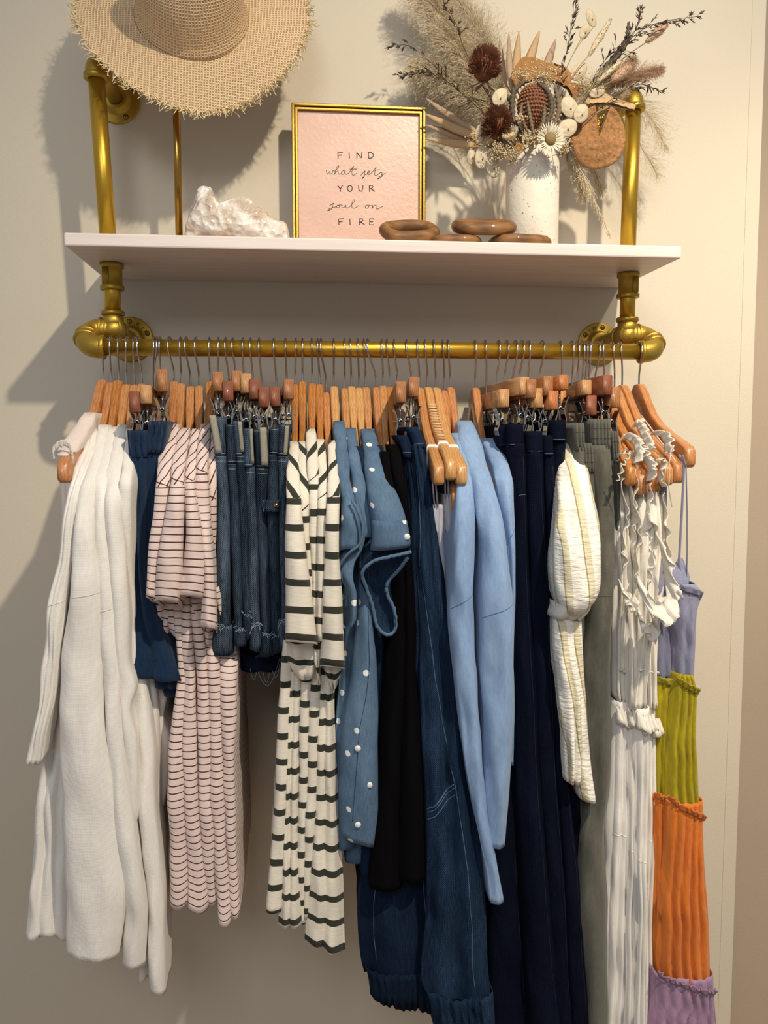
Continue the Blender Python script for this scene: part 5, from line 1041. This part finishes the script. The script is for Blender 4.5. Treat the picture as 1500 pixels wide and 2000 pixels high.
def crv(pts, y, n=10):
    pts = PP(pts, y) if not isinstance(pts[0], Vector) else pts; out = []
    for i in range(len(pts)-1):
        p0, p1, p2, p3 = pts[max(i-1, 0)], pts[i], pts[i+1], pts[min(i+2, len(pts)-1)]
        for k in range(n):
            f = k/n; out.append(.5*((2*p1)+(-p0+p2)*f+(2*p0-5*p1+4*p2-p3)*f*f+(-p0+3*p1-3*p2+p3)*f**3))
    return out+[pts[-1]]
def root(): return MO+Vector((random.uniform(-.6, .6)*vr, random.uniform(-.5, .5)*vr, -.035))
def rv(s=1): return Vector((random.uniform(-s, s), random.uniform(-s, s), random.uniform(-s, s)))
def stem_thing(name, lab, cat, pts, y, r=.0009, mat=None, grp=None):
    """thing with a stem that starts inside the vase; returns thing and the path of its visible end"""
    path = crv([root()]+PP(pts, y), y); th = thing(name, lab, cat, path[0], grp); mb = MB(); mb.tube(path, [r*(1-.5*i/len(path)) for i in range(len(path))], 6); obj('stem', mb, mat or STM, th)
    return th, path
def plume(name, lab, pts, y, t0, n, ln, mat, droop=.3, w=.00035, cat='pampas grass', wid=1, sub=3):
    th, path = stem_thing(name, lab, cat, pts, y); mb = MB(); N = len(path)-1
    for k in range(n):
        f = t0+(1-t0)*random.random(); i = min(N-1, int(f*N)); p = path[i].lerp(path[i+1], f*N-i); T = (path[i+1]-path[i]).normalized()
        s = math.sin(math.pi*min(1, (f-t0)/(1-t0)*.85+.12))**.7; L = ln*s*random.uniform(.5, 1.1)
        d = (T*random.uniform(.5, 1.0)+rv(.62*wid)).normalized(); q = p
        for m_ in range(sub):
            q2 = q+d*L/sub; mb.hair(q, q2, w*(1-.25*m_), w*(.75-.25*m_)); 
            for z in range(1): mb.hair(q2, q2+(d+rv(.8)).normalized()*L*.14, w*.8, w*.3)
            q = q2; d = (d+rv(.16)+Vector((0, 0, -droop*.5))).normalized()
    tag(obj('plume', mb, mat, th, smooth=False), kind='stuff'); return th
def spray(name, lab, pts, y, t0, n, ln, mat=None, seed=0, sw=.0013):
    th, path = stem_thing(name, lab, 'dark grass spray', pts, y, .0008, DRK); mb = MB(); N = len(path)-1; sd = MB()
    for k in range(n):
        f = t0+(1-t0)*(k+random.random())/n; i = min(N-1, int(f*N)); p = path[i].lerp(path[i+1], f*N-i); T = (path[i+1]-path[i]).normalized()
        L = ln*(1.15-.7*(f-t0)/(1-t0))*random.uniform(.5, 1.1); d = (T*.8+rv(.7)).normalized(); q = p+d*L; mb.hair(p, q, .00035, .00025)
        for s in range(5):
            c = p.lerp(q, random.uniform(.35, 1)); dd = (d+rv(.5)).normalized(); l = random.uniform(.005, .009); sd.tube([c, c+dd*l*.4, c+dd*l], [.0002, sw*.7, .0002], 5)
    tag(obj('branches', mb, DRK, th, smooth=False), kind='stuff'); tag(obj('seeds', sd, DRK, th), kind='stuff'); return th
def leafmesh(mb, a, b, wd, side=None, fold=.25, n=10, curl=0):
    T = (b-a); L = T.length; T.normalize(); S_ = (side or Vector((1, 0, 0))); S_ = (S_-T*S_.dot(T)).normalized(); Nn = T.cross(S_); k = len(mb.v)
    for i in range(n+1):
        f = i/n; w_ = wd*math.sin(math.pi*min(1, f*.93+.04))**.8*(1-.35*f); c = a+T*L*f+Nn*curl*math.sin(math.pi*f)
        mb.v += [c-S_*w_+Nn*w_*fold, c-S_*w_*.5+Nn*w_*fold*.3, c, c+S_*w_*.5+Nn*w_*fold*.3, c+S_*w_+Nn*w_*fold]
    for i in range(n):
        for j in range(4): mb.f.append((k+i*5+j, k+i*5+j+1, k+i*5+6+j, k+i*5+5+j))
random.seed(11)
plume('pampas_plume', 'big arching pampas plume reaching highest at the left of the bouquet', [(965, 215), (905, 110), (855, 20), (800, -40)], -.075, .22, 3200, .070, PAMP, .35)
plume('pampas_plume', 'pale pampas plume rising behind the upper brown banksia', [(985, 215), (965, 130), (930, 50), (880, -15)], -.07, .2, 2600, .060, PAMG, .25)
plume('pampas_plume', 'dense pampas plume curving left at the middle of the left side', [(970, 240), (900, 180), (850, 145), (812, 135)], -.07, .2, 2600, .058, PAMP, .3)
plume('pampas_plume', 'soft pampas plume between the left banksia and the palm spears', [(975, 230), (920, 130), (885, 85), (870, 60)], -.085, .2, 2000, .052, PAMP, .3)
plume('pampas_plume', 'fluffy beige plume pointing right above the pipe', [(1120, 240), (1185, 175), (1240, 150), (1290, 137)], -.15, .45, 1500, .030, BUN, .05, .0004, wid=.8)
plume('pampas_plume', 'second fluffy beige plume just left of the right pointing one', [(1105, 240), (1160, 180), (1200, 150), (1236, 118)], -.17, .45, 1300, .030, BUN, .05, .0004, wid=.8)
plume('pampas_plume', 'tan feather grass filling the right centre of the bouquet', [(1095, 250), (1130, 200), (1165, 165), (1200, 140)], -.18, .25, 1100, .034, PAMP, .1)
plume('pampas_plume', 'tan feather grass leaning over the large fungus disc', [(1100, 260), (1140, 220), (1180, 195), (1225, 180)], -.16, .2, 900, .03, PAMP, .1)
plume('misty_grass', 'airy pale misty grass spreading past the right pipe', [(1120, 250), (1220, 200), (1270, 230), (1300, 290)], -.10, .35, 420, .06, AMA, .5, .00022, 'misty grass', wid=1.3)
plume('misty_grass', 'thin misty grass hanging lowest on the right', [(1110, 270), (1210, 240), (1260, 300), (1285, 345)], -.08, .4, 260, .05, AMA, .6, .0002, 'misty grass', wid=1.3)
plume('amaranth_strand', 'cream hanging strand right of the vase, its tip above the shelf', [(1098, 292), (1122, 315), (1150, 370), (1192, 462)], -.17, .25, 420, .022, AMA, .9, .0005, 'hanging amaranth', wid=.8)
plume('amaranth_strand', 'shorter bushy cream strand hanging beside the vase', [(1098, 290), (1115, 320), (1135, 360), (1140, 392)], -.15, .25, 560, .028, AMA, .9, .0005, 'hanging amaranth', wid=.9)
plume('amaranth_strand', 'cream hanging strand at the right under the fungus disc', [(1108, 285), (1150, 320), (1170, 360), (1175, 380)], -.12, .35, 300, .022, AMA, .9, .0005, 'hanging amaranth', wid=.9)
spray('dark_grass', 'dark seeded grass arching left to the tip above the frame', [(960, 235), (880, 165), (840, 142), (785, 148)], -.10, .32, 34, .026)
spray('dark_grass', 'short dark seeded grass at the upper left among the pampas', [(950, 180), (905, 90), (890, 45), (868, 10)], -.17, .5, 14, .022)
spray('dark_grass', 'thin dark grass reaching furthest left', [(930, 200), (850, 130), (800, 90), (762, 92)], -.09, .55, 9, .014)
spray('dark_grass', 'upright dark seeded grass leaving the top of the photo', [(1075, 220), (1105, 110), (1118, 40), (1138, -30)], -.18, .35, 30, .024)
spray('dark_grass', 'long dark seeded grass sweeping to the upper right corner tip', [(1120, 230), (1200, 110), (1270, 50), (1362, 32)], -.19, .35, 42, .030)
spray('dark_grass', 'dark seeded grass standing left of the sweeping one', [(1110, 230), (1180, 120), (1240, 60), (1250, 22)], -.17, .4, 22, .024)
spray('dark_grass', 'short dark seeded grass pointing right just above the pipe top', [(1120, 260), (1200, 190), (1250, 165), (1288, 178)], -.20, .4, 22, .02)
# palm spears
for lab, a, b, wd, y, m_ in (('tan palm spear, topmost on the left beside the frame', (940, 262), (832, 192), .0085, -.08, PALM2), ('tan palm spear, second down on the left, pointing at the frame corner', (945, 270), (830, 222), .0095, -.085, PALM), ('tan palm spear, third down on the left', (945, 276), (832, 244), .009, -.075, PALM2), ('tan palm spear, lowest on the left pointing at the frame edge', (950, 284), (831, 270), .0085, -.08, PALM),
    ('tan palm spear standing upright, leftmost of the top five', (990, 170), (976, 72), .0055, -.13, PALM2), ('tan palm spear standing upright, second of the top five', (1000, 180), (994, 64), .0065, -.15, PALM2), ('wide tan palm spear standing upright, third of the top five', (1008, 180), (1014, 62), .0095, -.14, PALM), ('curved tan palm spear, fourth of the top five', (1022, 160), (1054, 60), .010, -.13, PALM), ('tan palm spear, rightmost of the top five, behind the fungus', (1060, 160), (1086, 76), .009, -.12, PALM2)):
    A, B = P(a[0], a[1], y), P(b[0], b[1], y); th = thing('palm_spear', lab, 'palm spear', A, 'palm spears in the bouquet'); mb = MB(); leafmesh(mb, A, B, wd, fold=.55, n=14, curl=.004); obj('blade', mb, m_, th, solid=.0006); mb = MB(); mb.tube(crv([root(), MO.lerp(A, .6)+Vector((0, 0, .01)), A+(B-A)*.05], y), .0012, 6); obj('stem', mb, STM, th)
# banksia heads
def banksia(lab, c, y, r, ax, n=1500):
    C = P(c[0], c[1], y); ax = Vector(ax).normalized(); th = thing('banksia_head', lab, 'dried banksia', C, 'brown banksia heads'); mb = MB(); mb.ell(C, r*.72, r*.72, r*.85, ax); obj('core', mb, BANK, th); mb = MB()
    for k in range(n):
        d = rv().normalized(); 
        if d.dot(ax) < -.55: continue
        p = C+d*r*.6+ax*r*.2*d.dot(ax); u = (d*.8+ax*.55+rv(.12)).normalized(); mb.hair(p, p+u*r*random.uniform(.4, .62), .0006, .0005)
    tag(obj('bristles', mb, BANK, th, smooth=False), kind='stuff'); mb = MB(); mb.tube(crv([root(), MO.lerp(C, .5), C-ax*r*.6], y), .0022, 8); obj('stem', mb, STM, th); mb = MB()
    for k in range(6):
        a = k*1.05; s_ = ax.orthogonal().normalized(); s2 = ax.cross(s_); d = s_*math.cos(a)+s2*math.sin(a); leafmesh(mb, C-ax*r*.75, C-ax*r*1.3+d*r*.9, .004, side=s2, n=6)
    obj('dry_leaves', mb, SERR, th, solid=.0006)
banksia('bristly brown banksia head, the higher one left of the bouquet centre', (946, 132), -.19, .0265, (.1, -.25, 1))
banksia('bristly brown banksia head, the lower one above the vase rim', (972, 248), -.215, .0245, (-.2, -.5, 1))
C = P(1041, 208, -.205); th = thing('protea_cone', 'large knobbly brown cone in the middle of the bouquet', 'dried cone', C); mb = MB(); mb.ell(C, .0235, .0235, .034); obj('core', mb, BANK, th); mb = MB()
for i in range(16):
    ph = math.pi*(i+.8)/17; m_ = max(4, int(30*math.sin(ph)))
    for j in range(m_):
        a = 2*math.pi*(j+.5*(i % 2))/m_; d = Vector((math.sin(ph)*math.cos(a), math.sin(ph)*math.sin(a), math.cos(ph))); p = C+Vector((d.x*.0238, d.y*.0238, d.z*.0345)); mb.ell(p, .0021, .0021, .0026, ax=d, seg=6, rings=4)
tag(obj('knobs', mb, KNOB, th), kind='stuff'); mb = MB(); mb.tube([root(), MO+Vector((0, -.02, .01)), C-Vector((0, 0, .03))], .0024, 8); obj('stem', mb, STM, th)
# serrated leaves
def serrated(lab, pts, y, wd, mat, grp='serrated dark leaves round the cone'):
    path = crv(PP(pts, y), y, 14); th = thing('serrated_leaf', lab, 'dried leaf', path[0], grp); mb = MB(); n = len(path)
    for i, p in enumerate(path):
        T = (path[min(i+1, n-1)]-path[max(0, i-1)]).normalized(); S_ = T.cross(Vector((0, -1, 0))).normalized(); w_ = wd*(.65 if i % 3 == 0 else 1.25 if i % 3 == 1 else .95)*math.sin(math.pi*min(1, .08+.9*i/n))**.5
        mb.v += [p-S_*w_+Vector((0, .002, 0)), p-Vector((0, .0015, 0)), p+S_*w_+Vector((0, .002, 0))]
    for i in range(n-1):
        for j in (0, 1): mb.f.append((i*3+j, i*3+j+1, i*3+4+j, i*3+3+j))
    obj('blade', mb, mat, th, solid=.0008); mb = MB(); mb.tube(crv([root(), MO.lerp(path[0], .7), path[0], path[1]], y), .001, 6); obj('stem', mb, STM, th)
for lab, pts, y, wd, m_ in (('dark serrated leaf curving up the left side of the cone', [(1020, 262), (1003, 225), (1004, 180), (1028, 157)], -.22, .0042, LEAF), ('dark serrated leaf curling over the right side of the cone', [(1062, 250), (1078, 215), (1072, 180), (1050, 160)], -.225, .0045, LEAF), ('brown serrated leaf lying over the front of the cone at the left', [(1030, 255), (1018, 225), (1020, 200)], -.236, .0035, SERR), ('brown serrated leaf over the middle of the cone', [(1042, 260), (1036, 228), (1030, 196)], -.24, .0035, SERR), ('brown serrated leaf over the right front of the cone', [(1050, 262), (1062, 235), (1064, 205)], -.238, .0035, SERR),
    ('serrated leaf rising at the right of the cone', [(1078, 250), (1092, 215), (1086, 172)], -.21, .0045, SERR), ('tall serrated leaf further right of the cone', [(1085, 255), (1104, 220), (1100, 178)], -.2, .0045, SERR), ('dark serrated leaf crossing beside the upper banksia', [(985, 250), (968, 215), (960, 180)], -.21, .005, LEAF), ('dark serrated leaf low between the banksia heads', [(990, 262), (960, 230), (942, 215)], -.205, .0045, SERR), ('grey serrated leaf beside the white pod', [(992, 240), (1000, 205), (985, 178)], -.2, .004, LEAF),
    ('upright dark serrated frond at the upper right', [(1150, 170), (1200, 110), (1222, 82), (1229, 42)], -.16, .0045, LEAF), ('short dark serrated frond below the upright one', [(1140, 180), (1190, 130), (1232, 74)], -.17, .0045, LEAF)): serrated(lab, pts, y, wd, m_)
# fungus discs
def disc(name, lab, c, y, rx, rz, mat, nrm, th0, th1, thick=.006, notch=0, seed=0):
    C = P(c[0], c[1], y); nrm = Vector(nrm).normalized(); S_ = Vector((1, 0, 0)); S_ = (S_-nrm*S_.dot(nrm)).normalized(); U_ = S_.cross(nrm)*-1; 
    if U_.z < 0: U_ = -U_
    mb = MB(); mb.uv = []; NA, NR = 72, 14; full = th1-th0 >= 359
    for s in (1, -1):
        for i in range(NR+1):
            for j in range(NA+1):
                a = math.radians(th0+(th1-th0)*j/NA); f = i/NR; R_ = 1+.06*noise.noise(Vector((math.cos(a)*2, math.sin(a)*2, seed)))+.02*noise.noise(Vector((math.cos(a)*9, math.sin(a)*9, seed)))
                tk = thick*(1-f**4*.85)*.5; mb.v.append(C+S_*rx*R_*f*math.cos(a)+U_*rz*R_*f*math.sin(a)+nrm*(s*tk+.006*math.sin(3*a+seed)*f*f+.0012*math.sin(f*22)*f))
    W_ = NA+1; H = (NR+1)*W_
    for i in range(NR):
        for j in range(NA):
            q = (i*W_+j, i*W_+j+1, (i+1)*W_+j+1, (i+1)*W_+j); mb.f += [q, tuple(H+k for k in q[::-1])]; u = [(i/NR, j/NA*.3), (i/NR, (j+1)/NA*.3), ((i+1)/NR, (j+1)/NA*.3), ((i+1)/NR, j/NA*.3)]; mb.uv += [tuple(u), tuple(u[::-1])]
    for j in range(NA): a = NR*W_+j; mb.f.append((a, a+1, H+a+1, H+a)); mb.uv.append(((1, 0), (1, .1), (1, .1), (1, 0)))
    th = thing(name, lab, 'dried fungus', C, 'dried fungus discs'); obj('cap', mb, mat, th); mb = MB(); mb.tube(crv([root(), MO.lerp(C, .6), C-U_*rz*.1+nrm*-.004], y), .0018, 8); obj('stem', mb, STM, th)
disc('fungus_disc', 'orange banded fungus disc standing at the top centre', (1058, 152), -.165, .050, .040, FUNG, (.05, -1, .35), -20, 205, seed=1)
disc('fungus_disc', 'large porous tan fungus disc beside the right pipe', (1168, 268), -.19, .0475, .050, SPON, (-.08, -1, -.1), 100, 430, thick=.012, seed=4)
disc('fungus_disc', 'small orange fungus piece between the other two discs', (1108, 172), -.19, .024, .018, FUNG, (.3, -1, .3), -60, 160, seed=7)
disc('fungus_disc', 'pale fungus ear at the right, half under the dark grass', (1192, 203), -.185, .044, .024, PALM, (.2, -1, .5), -20, 200, seed=8)
# strawflowers
def straw(lab, c, y, r, nrm, pet, cen, n=56, openn=1., grp='strawflowers at the vase rim'):
    C = P(c[0], c[1], y); nrm = Vector(nrm).normalized(); s_ = nrm.orthogonal().normalized(); s2 = nrm.cross(s_); th = thing('strawflower', lab, 'dried flower', C, grp); mb = MB()
    for k in range(n):
        a = k*2.39996; d = s_*math.cos(a)+s2*math.sin(a); f = k/n; tilt = (1-f)*.9*openn; b = C+d*r*.3; e = C+d*r*(.75+.3*f)*(1 if openn > .5 else .7)+nrm*r*(.15+(1-openn)*.7+tilt*.25)
        leafmesh(mb, b, e, r*.075, side=nrm.cross(d), n=4, fold=.4)
    obj('petals', mb, pet, th, solid=.0004); mb = MB(); mb.ell(C+nrm*r*.14, r*.36, r*.36, r*.2, ax=nrm, nz=.15, nsc=300); obj('flower_centre', mb, cen, th); mb = MB(); mb.tube(crv([root(), MO.lerp(C, .6), C-nrm*r*.2], y), .0011, 6); obj('stem', mb, STM, th)
straw('large open white strawflower with a brown centre over the vase rim', (1074, 272), -.235, .026, (.1, -1, -.05), WHT, CEN)
straw('white strawflower turned sideways, left of the open one', (1001, 268), -.23, .0205, (-.5, -.6, .5), WHT, YEL, 50, .4)
straw('small yellow strawflower bud at the vase rim', (1012, 292), -.235, .0115, (0, -1, .1), YEL, CEN, 34, .5)
# lunaria pods, bunny tails, wheat, small clouds
for lab, c, y, rx, rz, tl_ in (('thin white seed pod hanging furthest left under the banksia', (921, 306), -.19, .0075, .0125, .1), ('white papery seed pod hanging in the middle left', (941, 308), -.2, .0115, .0185, .1), ('white papery seed pod hanging lowest, left of the vase', (963, 327), -.2, .0115, .0165, -.3), ('white papery pod between the two banksia heads', (976, 190), -.22, .0115, .0145, .6), ('white papery pod left of the lower banksia', (938, 262), -.2, .009, .0155, .2), ('white papery pod right of the cone', (1113, 210), -.21, .014, .017, -.5), ('white papery pod above the fungus disc', (1135, 222), -.215, .012, .015, .4), ('white papery pod beside the open strawflower', (1108, 250), -.215, .014, .016, 1.), ('pale pod behind the upright dark grass', (1130, 140), -.14, .012, .017, .7), ('pale pod at the right over the pale fungus', (1165, 178), -.19, .010, .014, 1.2), ('pale pod highest at the right of the dark grass', (1155, 36), -.13, .008, .015, -.4), ('pale pod under the highest one', (1142, 62), -.13, .0085, .013, .5)):
    C = P(c[0], c[1], y); ax_ = Vector((math.sin(tl_), -.1, math.cos(tl_))); th = thing('honesty_pod', lab, 'seed pod', C, 'papery white seed pods'); mb = MB(); M_ = Matrix.Rotation(tl_, 3, 'Y')
    k0 = 0
    for i in range(9):
        for j in range(20):
            a = 2*math.pi*j/20; f = i/8; x, z = rx*f*math.cos(a), rz*f*math.sin(a)*(1+.12*(math.sin(a) > 0)); mb.v.append(C+M_@Vector((x, -.0022*math.cos(f*2)*1+.0016*noise.noise(Vector((x*150, z*150, c[0]))), z)))
    for i in range(8):
        for j in range(20): mb.f.append((i*20+j, i*20+(j+1) % 20, (i+1)*20+(j+1) % 20, (i+1)*20+j))
    obj('pod', mb, LUN, th, solid=.0006); mb = MB(); mb.ell(C+Vector((.001, -.003, -.003)), .0014, .0007, .0017, seg=8, rings=6); obj('seed', mb, SERR, th); mb = MB(); mb.tube(crv([root(), MO.lerp(C, .6)+Vector((0, 0, .012)), C+M_@Vector((0, 0, rz if c[1] > 290 else -rz*.9))], y), .0006, 5); obj('stem', mb, STM, th)
for lab, a, b, y, r, m_ in (('dusty pink bunny tail near the tip of the long dark grass', (1262, 82), (1303, 48), -.17, .0085, BUN), ('tan wheat ear pointing up at the upper right', (1150, 108), (1193, 38), -.15, .0065, PAMP), ('tan wheat ear lying low at the right centre', (1168, 160), (1215, 118), -.2, .005, PAMP), ('pale fluffy tail above the pale fungus', (1195, 158), (1235, 128), -.2, .012, BUN)):
    A, B = P(a[0], a[1], y), P(b[0], b[1], y); D_ = (B-A).normalized(); th = thing('bunny_tail' if m_ == BUN else 'wheat_ear', lab, 'grass head', A, 'soft grass heads at the right'); mb = MB(); mb.ell((A+B)/2, r*.7, r*.7, (B-A).length*.5, ax=D_); obj('core', mb, m_, th); mb = MB()
    for k in range(900):
        f = random.random(); p = A.lerp(B, f)+rv(r*.3); d = (D_*1.1+rv(.9)).normalized(); mb.hair(p, p+d*r*1.2*math.sin(math.pi*(f*.8+.15)), .0004 if m_ == BUN else .0009, .0002)
    tag(obj('fur', mb, m_, th, smooth=False), kind='stuff'); mb = MB(); mb.tube(crv([root(), MO.lerp(A, .6)+Vector((0, 0, .01)), A], y), .0008, 6); obj('stem', mb, STM, th)
def cloud(lab, c, y, R_, n, mat=GYP, br=.0011):
    C = P(c[0], c[1], y); th = thing('babys_breath', lab, 'baby\'s breath', C, 'baby\'s breath sprigs'); mb = MB(); m2 = MB(); b0 = C-Vector((0, -.01, R_*1.2))
    for k in range(n):
        p = C+Vector((random.gauss(0, .45)*R_, random.gauss(0, .3)*R_*.6, random.gauss(0, .4)*R_*.8)); mb.ell(p, br*random.uniform(.7, 1.3), br, br, seg=5, rings=4)
        if k % 3 == 0: m2.hair(b0.lerp(C, .5)+rv(.003), p, .0003, .0002)
    tag(obj('blossoms', mb, mat, th), kind='stuff'); tag(obj('twigs', m2, STM, th, smooth=False), kind='stuff'); mb = MB(); mb.tube(crv([root(), MO.lerp(b0, .5), b0.lerp(C, .5)], y), .0008, 5); obj('stem', mb, STM, th)
for lab, c, y, R_, n in (("baby's breath across the top of the cone", (1062, 150), -.2, .034, 320), ("baby's breath left of the cone top", (1018, 146), -.2, .016, 90), ("baby's breath at the rim below the lower banksia", (975, 292), -.225, .020, 170), ("baby's breath at the far left rim", (930, 268), -.2, .016, 80), ("baby's breath at the rim right of the open strawflower", (1104, 288), -.225, .016, 110), ("small baby's breath tuft in front of the cone", (1016, 230), -.245, .010, 60), ("baby's breath above the small fungus piece", (1140, 160), -.19, .022, 130), ("baby's breath under the yellow strawflower", (1000, 302), -.235, .016, 90), ("baby's breath between the pale fungus ear and the large disc", (1182, 226), -.16, .024, 220), ("dark twiggy baby's breath between the strawflowers", (1035, 268), -.232, .015, 130)): cloud(lab, c, y, R_, n)
